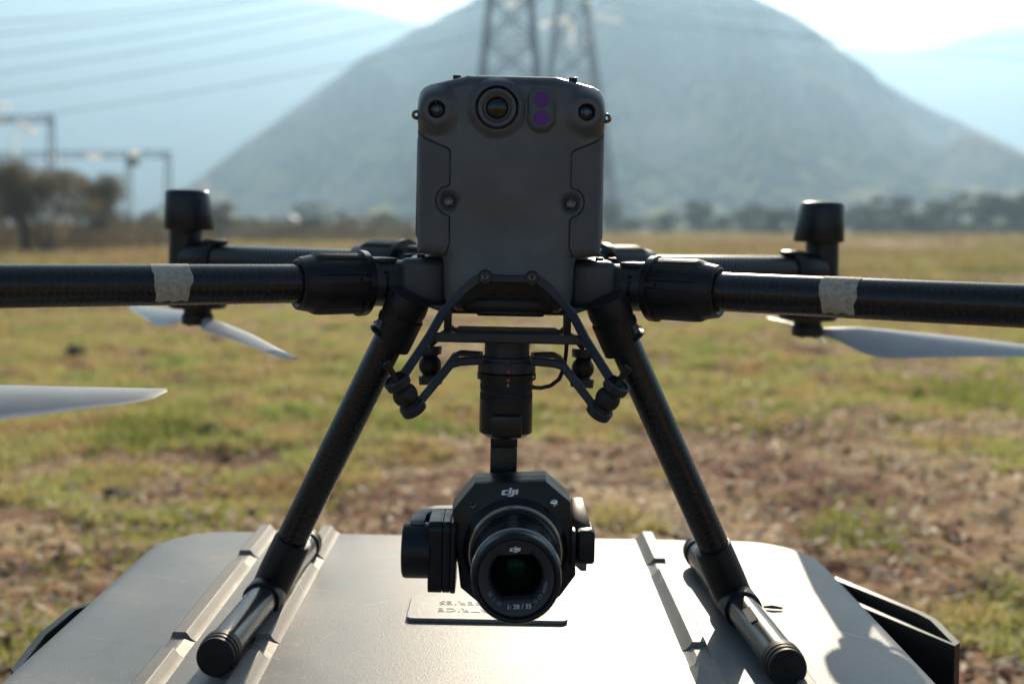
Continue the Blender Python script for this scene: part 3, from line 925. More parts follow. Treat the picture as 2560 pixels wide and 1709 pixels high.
# --- hull behind the face
mb = MB()
prof = [p for p in half if p[1] > 0.305]
ring0 = [(-x, z) for x, z in prof[::-1]][:-1] + prof
ri = lambda yy, k: [(x * k, yy, 0.38 + (z - 0.38) * k) for x, z in ring0]
rf = lambda d, k: [(x * k, FY + RR + d + 0.007 * float(sstep(0.040, 0.074, abs(x))), 0.38 + (z - 0.38) * k) for x, z in ring0]
hull = loft([rf(-0.0004, 0.9992), rf(0.004, 1.0), ri(1.30, 1.0), ri(1.325, 0.985), ri(1.335, 0.95)], False, True)
drone.part('hull', hull, M['shell'], angle=25)
drone.part('belly', MB().prism([(-0.078, 1.075, 0.260), (0.078, 1.075, 0.260), (0.056, 1.075, 0.2525), (-0.056, 1.075, 0.2525)], (0, 1, 0), 0.24, 0.002), M['chassis'])
drone.part('downward_sensor_cover', MB().box((-0.0275, 1.060, 0.2520), (0.0325, 1.15, 0.257), 0.002).box((-0.04, 1.062, 0.254), (0.04, 1.2, 0.268), 0.003), M['black'])
chas = MB().box((-0.0985, 1.086, 0.2585), (-0.0545, 1.32, 0.3015), 0.007, 3).box((0.0545, 1.086, 0.2585), (0.0985, 1.32, 0.3015), 0.007, 3).box((-0.056, 1.10, 0.263), (0.056, 1.31, 0.307), 0.004)
drone.part('chassis', chas, M['chassis'])
for x in (-0.0925, -0.0805, 0.0835, 0.0955):
    drone.part('screw_cap', MB().box((x - 0.0036, 1.10, 0.3012), (x + 0.0036, 1.108, 0.3046), 0.0008), M['black'])
for x in (-0.0485, 0.0535):
    drone.part('top_tab', MB().box((x - 0.0035, FY + 0.012, 0.459), (x + 0.0035, FY + 0.03, 0.4632), 0.0006), M['black'])

# --- batteries at both sides
for s in (-1, 1):
    mb = MB().box((min(s * 0.055, s * 0.0876), 1.118, 0.317), (max(s * 0.055, s * 0.0876), 1.31, 0.417), 0.006, 3)
    bat = drone.part('battery', mb, M['chassis'])
    drone.part('battery_strip', MB().box((s * 0.0845 - 0.0014, 1.1165, 0.331), (s * 0.0845 + 0.0014, 1.119, 0.392), 0.0004), M['black'], parent=bat)
    if s < 0:
        for k in range(4):
            z = 0.3705 - 0.0079 * k
            drone.part('indicator_light', MB().cyl((s * 0.0845, 1.1158, z), (s * 0.0845, 1.1166, z), 0.0007, seg=10), M['white'], parent=bat)

# --- sensors set in the face
for s in (-1, 1):
    c = (s * SX, 0, SZ)
    yf0 = FY - 0.0010
    cup = drone.part('stereo_camera', MB().lathe([(0.0, 0.0112), (0.0, 0.0080), (0.003, 0.0074), (0.0058, 0.0072)], (c[0], yf0 - 0.0006, c[2]), (0, 1, 0), 48, cap=False), M['shell'])
    drone.part('lens_glass', MB().lathe([(0, 0.0), (0.0004, 0.003), (0.0012, 0.0055), (0.0018, 0.0072)], (c[0], yf0 + 0.0025, c[2]), (0, 1, 0), 40, cap=False), M['darkglass'], parent=cup)
    drone.part('lens_core', MB().lathe([(0, 0.0), (0.0003, 0.0012), (0.0006, 0.0024), (0.0018, 0.0030)], (c[0], yf0 + 0.0016, c[2]), (0, 1, 0), 24, cap=False), M['teal'], parent=cup)
fc_ = (FPVx, FY, FPVz)
fpv = drone.part('pilot_camera', MB().lathe([(-0.0034, 0.0192), (-0.0044, 0.0188), (-0.0036, 0.0178), (0.001, 0.0176)], fc_, (0, 1, 0), 64, cap=False), M['blackgloss'])
drone.part('lens_ring', MB().lathe([(0.0008, 0.0178), (-0.0022, 0.0162), (-0.0024, 0.0152), (0.0, 0.0122), (0.001, 0.0119)], fc_, (0, 1, 0), 64, cap=False), M['ring'], parent=fpv)
drone.part('lens_ring', MB().lathe([(0.0010, 0.0120), (-0.0014, 0.0116), (-0.0015, 0.0110), (0.002, 0.0096)], fc_, (0, 1, 0), 64, cap=False), M['ring'], parent=fpv)
drone.part('lens_glass', MB().lathe([(-0.0006, 0.0), (-0.0003, 0.004), (0.0006, 0.0075), (0.0022, 0.0100)], fc_, (0, 1, 0), 48, cap=False), M['darkglass'], parent=fpv)
mb = MB()
cap_ = []
for k in range(24):
    a = R(180 * k / 23); cap_.append((TFx + 0.0092 * math.cos(a), FY - 0.0031, TFz + 0.0078 + 0.0092 * math.sin(a)))
for k in range(24):
    a = R(180 + 180 * k / 23); cap_.append((TFx + 0.0092 * math.cos(a), FY - 0.0031, TFz - 0.0078 + 0.0092 * math.sin(a)))
tp = drone.part('range_sensor', MB().prism(cap_, (0, -1, 0), 0.0012, 0.0004, 1), M['tof'])
for dz in (1, -1):
    drone.part('sensor_window', MB().lathe([(0, 0.0), (0, 0.0066), (0.0008, 0.0068)], (TFx, FY - 0.0047, TFz + dz * 0.0079), (0, 1, 0), 40, cap=False), M['purple'], parent=tp)

def hexbolt(c, ax, r, mat, name='screw', parent=None, th=drone, dome=False):
    """cap screw: domed or flat head with a socket"""
    if dome:
        pr = [(0, 0.30 * r), (-0.45 * r, 0.34 * r), (-0.52 * r, 0.45 * r), (-0.42 * r, 0.70 * r), (-0.1 * r, 0.93 * r), (0.35 * r, 1.0 * r), (0.8 * r, 0.85 * r), (1.2 * r, 0.6 * r)]
    else:
        pr = [(0.25 * r, 0.0), (0.25 * r, 0.42 * r), (-0.35 * r, 0.46 * r), (-0.42 * r, 0.72 * r), (-0.25 * r, 0.95 * r), (0.3 * r, r)]
    return th.part(name, MB().lathe(pr, c, ax, 28, cap=False), mat, parent=parent)
for s, (px, py) in ((-1, (1040.5, 289.5)), (1, (1515.5, 300.5))):
    p = U(px - 0, py, 1.05)
    p.x = s * 0.0832; p.z = 0.4277
    hexbolt(p, (0, 1, 0), 0.0046, M['darkmetal'], 'corner_bolt', dome=True)
for s in (-1, 1):
    hexbolt((s * BSx, FY + 0.0035, BSz), (0, 1, 0), 0.0043, M['darkmetal'], 'face_screw')

# --- arms
def ridge_mod(i, a):
    deg = math.degrees(a) % 360
    amp = 0.0
    top = abs((deg - 90 + 180) % 360 - 180) < 38 or abs((deg - 270 + 180) % 360 - 180) < 38
    if top: amp = 0.03 * (1 if (deg % 7.5) < 3.75 else -0.5)
    else:
        for c in (0, 20, -20, 180, 160, 200):
            if abs((deg - c + 180) % 360 - 180) < 2.0: amp = 0.045
    return 1 + amp
def arm(s, p0, dirv, z, L, front):
    d = Vector((s * dirv[0], dirv[1], 0)).normalized()
    O = Vector((s * p0[0], p0[1], z))
    at = lambda t: O + d * t
    tube_ = drone.part('arm', uvtube(at(-0.02), at(L), 0.0171, drone.base, 48), M['carbon'])
    sk = MB().lathe([(-0.100, 0.0212), (-0.078, 0.0214), (-0.0655, 0.0208), (-0.055, 0.0208)], O, d, 40)
    sk.box((-0.010, -0.013, 0.019), (0.010, 0.013, 0.0235), 0.002, 2, Matrix.Translation(at(-0.080)) @ Matrix.Rotation(math.atan2(d.y, d.x), 4, 'Z'))
    socket = drone.part('arm_socket', sk, M['chassis'])
    if front:
        # raised lock arrows on the camera side of the socket
        nrm = Vector((0, 0, 1)).cross(d).normalized()
        if nrm.y > 0: nrm = -nrm
        mk = MB()
        c0 = at(-0.0755)
        def q(t, zz, out=0.0215):
            ang = zz / 0.0213
            return c0 + d * t + nrm * (0.0213 * math.cos(ang) + 0.0004) + Vector((0, 0, 0.0213 * math.sin(ang)))
        for poly in ([(-.002, .0095), (.002, .0095), (.002, .0125), (-.002, .0125)], [(-.001, .0), (.001, .0), (.001, .0045), (.0025, .0045), (0, .008), (-.0025, .0045), (-.001, .0045)],
                     [(-.001, -.0005), (.001, -.0005), (.001, -.0045), (.0025, -.0045), (0, -.0078), (-.0025, -.0045), (-.001, -.0045)], [(-.0025, -.0095), (.0025, -.0095), (.0025, -.0125), (-.0025, -.0125)]):
            mk.poly([tuple(q(a, b_)) for a, b_ in poly], tuple(nrm), 0.0006)
        drone.part('lock_mark', mk, M['black'], parent=socket, smooth=False)
    nut = MB().lathe([(-0.0625, 0.0250), (-0.0620, 0.0298), (-0.0560, 0.0300), (-0.0550, 0.0275)], O, d, 72)
    nut.lathe([(-0.0556, 0.0270), (-0.0180, 0.0272), (-0.0140, 0.0268), (-0.0085, 0.0252), (0.002, 0.0232)], O, d, 288, mod=lambda i, a: ridge_mod(i, a) if i < 3 else 1.0)
    nut.lathe([(-0.002, 0.0234), (0.0015, 0.0225), (0.0035, 0.0205), (0.002, 0.0173)], O, d, 64, cap=False)
    nutp = drone.part('lock_nut', nut, M['black'], angle=25)
    nrm = Vector((0, 0, 1)).cross(d).normalized()
    if nrm.y > 0: nrm = -nrm
    drone.part('lock_tab', MB().box((-0.007, -0.0015, -0.0022), (0.007, 0.0015, 0.0022), 0.0006, 2, Matrix.Translation(at(-0.054) + nrm * 0.0280 + Vector((0, 0, 0.004))) @ Matrix.Rotation(math.atan2(d.y, d.x), 4, 'Z')), M['black'], parent=nutp)
    if front:
        rg = random.Random(5 if s < 0 else 9)
        mb = MB()
        na, nt_ = 40, 14
        t0, t1 = (0.1015, 0.1335) if s < 0 else (0.0965, 0.1280)
        for i in range(nt_ + 1):
            for j in range(na + 1):
                # angle 0 = top, positive towards the camera side
                a0, a1 = -1.2, 2.45
                fr = j / na
                a = a0 + (a1 - a0) * fr
                t = t0 + (t1 - t0) * i / nt_
                jit = 0.0005 * math.sin(j * 0.45 + s) + 0.0004 * rg.uniform(-1, 1)
                if i == 0: t += jit + max(0, fr - 0.70) * 0.020
                if i == nt_: t += jit - max(0, fr - 0.74) * 0.022
                if j == na: a += 0.06 * math.sin(i * 1.3) - 0.07 * rg.random()
                rr = 0.01745 + 0.0001 * math.sin(i * 2.0 + j)
                mb.v.append(tuple(at(t) + Vector((0, 0, math.cos(a))) * rr + nrm * math.sin(a) * rr))
        for i in range(nt_):
            for j in range(na):
                q0 = i * (na + 1) + j
                mb.f.append((q0, q0 + 1, q0 + na + 2, q0 + na + 1))
        drone.part('tape', mb, M['tape'], parent=tube_, angle=60)
    return at, d

def blade_mb(hub, ang, length, sgn, droop=0.014, root=0.012, pk=1.0, ck=1.0):
    """folding propeller blade pointing along ang (rad from +x), sgn = which edge leads"""
    mb = MB()
    dv = Vector((math.cos(ang), math.sin(ang), 0))
    pv_ = Vector((-dv.y, dv.x, 0)) * sgn          # towards the trailing (low) edge
    ns, nc = 26, 9
    for i in range(ns + 1):
        f = i / ns
        r = root + (length - root) * f
        chord = np.interp(f, [0, 0.06, 0.14, 0.24, 0.45, 0.7, 0.9, 0.97, 1.0], [0.019, 0.027, 0.046, 0.056, 0.052, 0.040, 0.027, 0.018, 0.006]) * ck
        pit = R(np.interp(f, [0, 0.15, 0.4, 0.8, 1], [16, 28, 20, 13, 10]) * pk)
        lead = np.interp(f, [0, 0.15, 0.5, 1.0], [0.010, 0.012, 0.012, 0.004])
        th = np.interp(f, [0, 0.1, 0.5, 1], [0.0042, 0.0032, 0.0020, 0.0009])
        zc = -droop * f ** 1.3
        for side in (1, -1):
            for j in range(nc):
                c = j / (nc - 1)
                x = (c * chord - lead)
                camber = 0.055 * chord * math.sin(math.pi * c)
                t = side * th * 0.5 * math.sqrt(max(0.0, 1 - (2 * c - 1) ** 2)) + camber
                pos = Vector(hub) + dv * r + pv_ * (x * math.cos(pit) + t * math.sin(pit)) + Vector((0, 0, zc - x * math.sin(pit) + t * math.cos(pit)))
                mb.v.append(tuple(pos))
    row = 2 * nc
    for i in range(ns):
        for j in range(nc - 1):
            a = i * row + j
            mb.f.append((a, a + 1, a + row + 1, a + row))
            a = i * row + nc + j
            mb.f.append((a, a + row, a + row + 1, a + 1))
        for j, k_ in ((0, nc), (nc - 1, 2 * nc - 1)):
            mb.f.append((i * row + j, (i + 1) * row + j, (i + 1) * row + k_, i * row + k_))
    return mb

def motor_pod(s, at, d, t_col, t_mot, z, blades, dome=True):
    """column, antenna dome, motor and propeller at the end of an arm"""
    col = at(t_col); mot = at(t_mot)
    mb = MB().cyl((col.x, col.y, z - 0.040), (col.x, col.y, z + 0.036), 0.0195, seg=40, ch=0.002)
    mb.lathe([(t_mot - 0.035, 0.0195), (t_mot - 0.031, 0.0215), (t_mot - 0.008, 0.0215), (t_col - 0.008, 0.0190)], at(0), d, 36)
    mb.box((-0.016, -0.010, 0.017), (0.010, 0.010, 0.0235), 0.003, 2, Matrix.Translation(at(t_mot - 0.025)) @ Matrix.Rotation(math.atan2(d.y, d.x), 4, 'Z'))
    pod = drone.part('motor_mount', mb, M['black'])
    mm = MB().lathe([(0, 0.020), (0.004, 0.033), (0.010, 0.0345), (0.020, 0.0345), (0.023, 0.032)], (mot.x, mot.y, z - 0.036), (0, 0, -1), 48)
    mm.cyl((mot.x, mot.y, z - 0.012), (mot.x, mot.y, z - 0.037), 0.0215, seg=36)
    drone.part('motor', mm, M['blackgloss'])
    hubz = z - 0.072
    hb = MB().lathe([(-0.034, 0.0150), (-0.007, 0.0165), (-0.005, 0.0185), (0.005, 0.0185), (0.0065, 0.0165)], (mot.x, mot.y, hubz), (0, 0, -1), 36)
    hub = drone.part('propeller_hub', hb, M['black'])
    for k in range(4):
        a = R(45 + 90 * k)
        drone.part('hub_screw', MB().cyl((mot.x + 0.011 * math.cos(a), mot.y + 0.011 * math.sin(a), hubz - 0.006), (mot.x + 0.011 * math.cos(a), mot.y + 0.011 * math.sin(a), hubz - 0.0085), 0.003, seg=12), M['steel'], parent=hub)
    for ang, sgn, dr, ln, pk, ck in blades:
        drone.part('propeller_blade', blade_mb((mot.x, mot.y, hubz - 0.001), ang, ln, sgn, dr, pk=pk, ck=ck), M['prop'], angle=60)
    if dome:
        out = Vector((s, 0.25, 0)).normalized()
        dm = MB()
        seg = 48
        prof = [(0.000, 0.026, 0), (0.0008, 0.0290, 0), (0.003, 0.0300, 0), (0.044, 0.0262, 0.0034), (0.0470, 0.0252, 0.0036), (0.0483, 0.0232, 0.0037), (0.0488, 0.018, 0.0037), (0.049, 0.0, 0.0037)]
        for (h, r, sh) in prof:
            for j in range(seg):
                a = 2 * math.pi * j / seg
                dm.v.append((col.x + s * (sh - 0.0045) + r * math.cos(a), col.y + r * math.sin(a), z + 0.0335 + h))
        for i in range(len(prof) - 1):
            for j in range(seg):
                j2 = (j + 1) % seg
                dm.f.append((i * seg + j, i * seg + j2, (i + 1) * seg + j2, (i + 1) * seg + j))
        dm.f.append(tuple(reversed(range(seg))))
        drone.part('antenna_dome', dm, M['dome'], angle=40)

for s in (-1, 1):
    drone.k = 0.92
    at, d = arm(s, (0.184, 1.060), (0.847, -0.532), 0.2775, 0.43, True)
    bl = [(math.atan2(0.115, 0.31), -1, 0.006, .292, 0.9, 1.4), (math.atan2(-0.115, -0.31), -1, 0.012, .292, 1, 1)] if s < 0 else [(R(20), 1, 0.012, .292, 1, 1), (R(-70), 1, 0.012, .292, 1, 1)]
    motor_pod(s, at, d, 0.445, 0.420, 0.2775, bl, dome=False)
    drone.k = 1.0
    atr, dr_ = arm(s, (0.156 if s < 0 else 0.148, 1.287), (0.823, 0.568), 0.2865, 0.27, False)
    bl = [(math.atan2(-0.28, 0.160), -1, 0.012, .335, 0.55, 0.52), (math.atan2(0.28, -0.160), 1, 0.004, .335, 1, 0.75)] if s < 0 else [(R(-2.5), -1, 0.018, .335, 1.45, 0.95), (R(86), -1, 0.006, .30, 1, 1)]
    motor_pod(s, atr, dr_, 0.2817, 0.258, 0.2865, bl)

drone.part('rear_chassis', MB().box((-0.088, 1.17, 0.266), (0.088, 1.335, 0.3025), 0.006, 3), M['chassis'])
# --- landing legs
for s in (-1, 1):
    bot = Vector((s * 0.2010, 1.030, 0.018))
    top = Vector((s * 0.0822, 0.985, 0.2674))
    ax = (top - bot).normalized()
    L = (top - bot).length
    leg = drone.part('leg', uvtube(bot + ax * 0.02, top, 0.0131, drone.base, 40), M['carbon'])
    fr_ = (Vector((0, -1, 0)) - ax * Vector((0, -1, 0)).dot(ax)).normalized()     # towards the camera
    ou_ = ax.cross(fr_) * (-s)
    if ou_.x * s < 0: ou_ = -ou_
    mb = MB().lathe([(L - 0.034, 0.0134), (L - 0.033, 0.0158), (L - 0.021, 0.0163), (L - 0.0200, 0.0174), (L - 0.016, 0.0176), (L - 0.0150, 0.0166), (L - 0.006, 0.0180), (L - 0.003, 0.0182), (L + 0.006, 0.0172)], bot, ax, 44)
    colr = drone.part('leg_collar', mb, M['black'])
    def arc(mb, a0, a1, r0, r1, t0, t1, n=16):
        # curved shell round the leg: angle 0 = camera side, 90 = outer side
        k = len(mb.v)
        for i in range(n + 1):
            a = R(a0 + (a1 - a0) * i / n)
            dirv = fr_ * math.cos(a) + ou_ * math.sin(a)
            for r_, t_ in ((r0, t0), (r1, t0 + 0.0006), (r1, t1 - 0.003), (r0, t1)):
                mb.v.append(tuple(bot + ax * (L + t_) + dirv * r_))
        for i in range(n):
            for j in range(4):
                j2 = (j + 1) % 4
                mb.f.append((k + i * 4 + j, k + i * 4 + j2, k + (i + 1) * 4 + j2, k + (i + 1) * 4 + j))
        mb.f.append((k, k + 1, k + 2, k + 3)); mb.f.append((k + n * 4 + 3, k + n * 4 + 2, k + n * 4 + 1, k + n * 4))
        return mb
    drone.part('collar_clamp', arc(MB(), -150, 8, 0.0150, 0.0190, -0.039, -0.008), M['black'], parent=colr)
    drone.part('latch_ring', arc(MB(), 30, 120, 0.0150, 0.0190, -0.0325, -0.0275), M['black'], parent=colr)
    drone.part('latch_window', arc(MB(), 38, 58, 0.0160, 0.0178, -0.0270, -0.0185, 4), M['ring'], parent=colr)
    drone.part('latch_hook', arc(MB(), 78, 100, 0.0165, 0.0184, -0.0275, -0.0245, 4), M['black'], parent=colr)
    # skid
    fr, re = Vector((s * 0.2075, 0.868, 0.0153)), Vector((s * 0.1925, 1.190, 0.0153))
    fd = (re - fr).normalized()
    skid = drone.part('skid', MB().cyl(fr + fd * 0.004, re - fd * 0.004, 0.0134, seg=40), M['skid'])
    for p, q in ((fr, fd), (re, -fd)):
        drone.part('skid_cap', MB().lathe([(0, 0.0), (0, 0.0128), (0.0010, 0.0140), (0.0035, 0.0142), (0.0040, 0.0134), (0.0055, 0.0134), (0.0060, 0.0147), (0.0085, 0.0149), (0.0090, 0.0138), (0.0105, 0.0138), (0.0110, 0.0150), (0.0185, 0.0151), (0.0190, 0.0135)], p, q, 48), M['rubber'], parent=skid)
    tpos = fr + fd * ((bot.y - fr.y) / fd.y)
    mb = MB().lathe([(-0.030, 0.0136), (-0.030, 0.0156), (-0.028, 0.0163), (0.028, 0.0163), (0.030, 0.0156), (0.030, 0.0136)], tpos, fd, 44)
    mb.lathe([(0.0, 0.0160), (0.020, 0.0165), (0.050, 0.0162), (0.0525, 0.0158), (0.053, 0.0140)], tpos, (top - tpos), 44)
    mb.sphere(tpos, 0.0163, 28, 18)
    drone.part('leg_elbow', mb, M['black'], angle=40)
    if s > 0:
        drone.part('skid_label', MB().box((-0.0035, -0.016, 0.0), (0.0035, 0.016, 0.0003), 0, 1, Matrix.Translation(fr + fd * 0.085 + Vector((-0.0065, 0, 0.0118))) @ Matrix.Rotation(R(-28), 4, 'Y')), M['rubber'], parent=skid)

drone.k = 0.92
# --- gimbal mount: upper A frame
S_ = (-1, 1)
ab = MB()
for s in S_:
    path = [(s * 0.0200, 1.0330, 0.2880), (s * 0.0260, 1.0325, 0.2855), (s * 0.0320, 1.0320, 0.2812), (s * 0.0380, 1.0310, 0.2760), (s * 0.0495, 1.0270, 0.2640), (s * 0.0560, 1.0225, 0.2560), (s * 0.0660, 1.005, 0.2370), (s * 0.0740, 0.992, 0.2245), (s * 0.0845, 0.979, 0.2085)]
    ab.bar(path, 0.0078, 0.0085)
ab.bar([(-0.0205, 1.033, 0.2862), (0.0205, 1.033, 0.2862)], 0.0072, 0.0080)
frame_ = drone.part('gimbal_frame', ab, M['bracket'], angle=30)
cb = MB().bar([(-0.062, 1.012, 0.2370), (0.062, 1.012, 0.2370)], 0.0078, 0.0075)
cb.box((-0.045, 1.016, 0.2372), (0.045, 1.095, 0.2402), 0.001)
cb.box((-0.052, 1.086, 0.2345), (0.052, 1.098, 0.2385), 0.0015)
drone.part('cross_bar', cb, M['bracket'])
for s in S_:
    drone.part('mount_post', MB().box((s * 0.0525 - 0.0032, 1.05, 0.236), (s * 0.0525 + 0.0032, 1.07, 0.262), 0.0008), M['black'])
    ps = MB().lathe([(-0.0015, 0.0050), (-0.0022, 0.0058), (0.002, 0.0060), (0.0045, 0.0060)], (s * 0.0201, 1.0285, 0.2880), (0, 1, 0), 32)
    ps_o = drone.part('screw_boss', ps, M['bracket'])
    hexbolt((s * 0.0201, 1.0275, 0.2880), (0, 1, 0), 0.0036, M['darkmetal'], 'screw', parent=ps_o)
# dampers
def damper(s, c, axis, frontd):
    ax = Vector(axis).normalized()          # pointing up towards the frame
    c = Vector(c)
    rb = 0.0104
    up = MB().lathe([(0.0095, 0.0088), (0.0098, 0.0105), (0.0165, 0.0112), (0.0172, 0.0108), (0.0172, 0.0092), (0.0150, 0.0088), (0.0150, 0.0040)], c, ax, 40, cap=False)
    drone.part('damper_ring', up, M['bracket'], angle=30)
    ball = MB().sphere(c, rb, 32, 20)
    ball.lathe([(0.0080, 0.0070), (0.0098, 0.0080), (0.0108, 0.0076)], c, ax, 32, cap=False)
    ball.lathe([(-0.0108, 0.0072), (-0.0098, 0.0082), (-0.0088, 0.0078), (-0.0078, 0.0070)], c, ax, 32, cap=False)
    bo = drone.part('damper_ball', ball, M['rubber'])
    if frontd:
        pin = MB().lathe([(0.012, 0.0050), (0.015, 0.0045), (0.018, 0.0027), (0.027, 0.0025), (0.0275, 0.0034), (0.0318, 0.0034), (0.0324, 0.0028), (0.0324, 0.0014), (0.030, 0.0012)], c, (Vector(axis) * 0.6 + Vector((s * 0.35, -0.05, 0.62)) * 0.4), 20, cap=False)
        drone.part('damper_pin', pin, M['rubber'], parent=bo)
    lo = MB().lathe([(-0.0095, 0.0086), (-0.0095, 0.0105), (-0.0105, 0.0110), (-0.0170, 0.0106), (-0.0176, 0.0098), (-0.0176, 0.0)], c, ax, 40, cap=False)
    drone.part('damper_cup', lo, M['bracket'], angle=30)
for s in S_:
    damper(s, (s * 0.0832, 0.986, 0.1915), (s * 0.46, -0.34, 0.82), True)
    damper(s, (s * 0.0700, 1.100, 0.2030), (s * 0.05, 0.10, 0.99), False)
for s in S_:
    drone.part('damper_arm', MB().bar([(s * 0.0225, 1.022, 0.2172), (s * 0.0410, 1.014, 0.2165), (s * 0.0480, 1.009, 0.2140), (s * 0.0680, 0.998, 0.1895), (s * 0.0722, 0.996, 0.1840)], 0.0070, 0.0085), M['bracket'], angle=30)
    drone.part('damper_arm', MB().bar([(s * 0.0225, 1.056, 0.2185), (s * 0.0410, 1.064, 0.2185), (s * 0.0470, 1.070, 0.2150), (s * 0.0640, 1.092, 0.1900)], 0.0052, 0.0070), M['bracket'], angle=30)
    drone.part('damper_hanger', MB().bar([(s * 0.050, 1.092, 0.2380), (s * 0.062, 1.098, 0.2300), (s * 0.070, 1.100, 0.2215)], 0.0055, 0.0090), M['bracket'], angle=30)
YC = 1.040
col = MB().lathe([(0.2380, 0.0195), (0.2195, 0.0195), (0.2188, 0.0225), (0.2172, 0.0232), (0.2158, 0.0232), (0.2152, 0.0248), (0.2065, 0.0250), (0.2058, 0.0240)][::-1], (0, YC, 0), (0, 0, 1), 56)
mnt = drone.part('payload_mount', col, M['bracket'], angle=30)
drone.part('lock_button', MB().box((-0.0022, YC - 0.0262, 0.2125), (0.0026, YC - 0.0225, 0.2190), 0.0006), M['bracket'], parent=mnt)
drone.part('red_dot', MB().cyl((0.0015, YC - 0.0256, 0.2085), (0.0015, YC - 0.0240, 0.2085), 0.0012, seg=16), M['red'], parent=mnt)
# payload cable looping down on the right
cab = []
for px, py, Y in ((1409, 850, 1.075), (1408, 880, 1.08), (1404, 915, 1.08), (1392, 945, 1.075), (1370, 962, 1.07), (1345, 968, 1.06), (1325, 966, 1.05)):
    cab.append(U(px, py, Y))
drone.part('payload_cable', MB().tube(cab, 0.0019, 12), M['black'])

# ================================================================== GIMBAL CAMERA
gim = Thing('gimbal_camera', (0.009, 0.93, 0.038), 'black gimbal camera with a big wide lens hanging under the drone', 'camera')
gim.k = 0.92
NOMINAL = 1.0
g = MB().lathe([(0.1995, 0.0238), (0.1998, 0.0254), (0.2048, 0.0255), (0.2052, 0.0242)], (0, YC, 0), (0, 0, 1), 64)
ring_ = gim.part('lock_ring', g, M['camblack'])
gim.part('red_dot', MB().cyl((0.0013, YC - 0.0261, 0.2014), (0.0013, YC - 0.0245, 0.2014), 0.0013, seg=16), M['red'], parent=ring_)
a = R(-25)
gim.part('white_dot', MB().cyl((0.0229, YC - 0.0112, 0.2028), (0.0222, YC - 0.0108, 0.2028), 0.0010, seg=14), M['white'], parent=ring_)
lk = MB().poly([(0.0003, YC - 0.0231, 0.1957), (0.0021, YC - 0.0231, 0.1957), (0.0021, YC - 0.0231, 0.1972), (0.0003, YC - 0.0231, 0.1972)], (0, -1, 0), 0.0003)
lk.tube([(0.0006, YC - 0.0233, 0.1972), (0.0006, YC - 0.0233, 0.1981), (0.0012, YC - 0.0233, 0.1985), (0.0018, YC - 0.0233, 0.1981), (0.0018, YC - 0.0233, 0.1972)], 0.0002, 6)
gim.part('lock_mark', lk, M['greyprint'], parent=ring_, smooth=False)
# knurled band: slanted ridges in two rows
kn = MB()
seg = 200
rows = []
for z in np.linspace(0.1995, 0.1812, 22):
    rr = 0.0226
    for j in range(seg):
        a = 2 * math.pi * j / seg
        zz = (0.1995 - z) / 0.0183
        band = (0.22 < zz < 0.52) or (0.58 < zz < 0.92)
        r2 = rr + (0.00025 * math.copysign(1, math.sin(a * 62 + z * 4200)) if band else 0.0001) - (0.0005 if 0.52 <= zz <= 0.58 else 0)
        kn.v.append((r2 * math.cos(a), YC + r2 * math.sin(a), z))
for i in range(21):
    for j in range(seg):
        j2 = (j + 1) % seg
        kn.f.append((i * seg + j, i * seg + j2, (i + 1) * seg + j2, (i + 1) * seg + j))
gim.part('knurled_collar', kn, M['camblack'], angle=20)
ym = MB().lathe([(0.1815, 0.0222), (0.1810, 0.0229), (0.1640, 0.0230), (0.1637, 0.0227), (0.1633, 0.0230), (0.1540, 0.0229), (0.1500, 0.0170), (0.1495, 0.0)], (0, YC, 0), (0, 0, 1), 64)
gim.part('yaw_motor', ym, M['camblack'])
gim.part('yaw_arm_cap', MB().box((-0.0122, 1.010, 0.1535), (0.0135, 1.034, 0.1722), 0.0018, 3), M['blackgloss'])
gim.part('yaw_arm', MB().box((-0.0128, 1.036, 0.140), (0.0105, 1.066, 0.1600), 0.0012).box((-0.0130, 1.058, 0.045), (0.0107, 1.078, 0.1590), 0.0012), M['blackgloss'])

cxm, czm = 0.0098, 0.062
ROLL = Matrix.Translation((cxm, 0, czm)) @ Matrix.Rotation(R(-3.2), 4, 'Y') @ Matrix.Translation((-cxm, 0, -czm))
def RT(mb):
    mb.v = [tuple(ROLL @ Vector(p)) for p in mb.v]
    return mb
K = 9.78e-5
oc = (0.0087, 0.0697)
oct_ = [(-318, 503), (297, 503), (498, 320), (518, 0), (522, -320), (385, -490), (250, -590), (-250, -590), (-470, -390), (-500, 0), (-515, 285)]
def octr(k, Y): return [(x, y_, max(z, 0.034)) for x, y_, z in octp(k, Y)]
def octp(k, Y): return [(oc[0] + x * K * k, Y, oc[1] + z * K * k) for x, z in oct_]
bm_ = loft([octp(0.965, 1.0005), octp(0.985, 1.0010), octp(1.0, 1.0055), octp(1.005, 1.018), octp(1.0, 1.0185), octp(1.0, 1.0192), octp(1.005, 1.0197), octr(1.005, 1.040), octr(0.985, 1.045)], True, True)
bm_.box((oc[0] - 0.036, 1.04, 0.03), (oc[0] + 0.036, 1.056, 0.100), 0.005, 3)
body = gim.part('camera_body', RT(bm_), M['camblack'], angle=25)
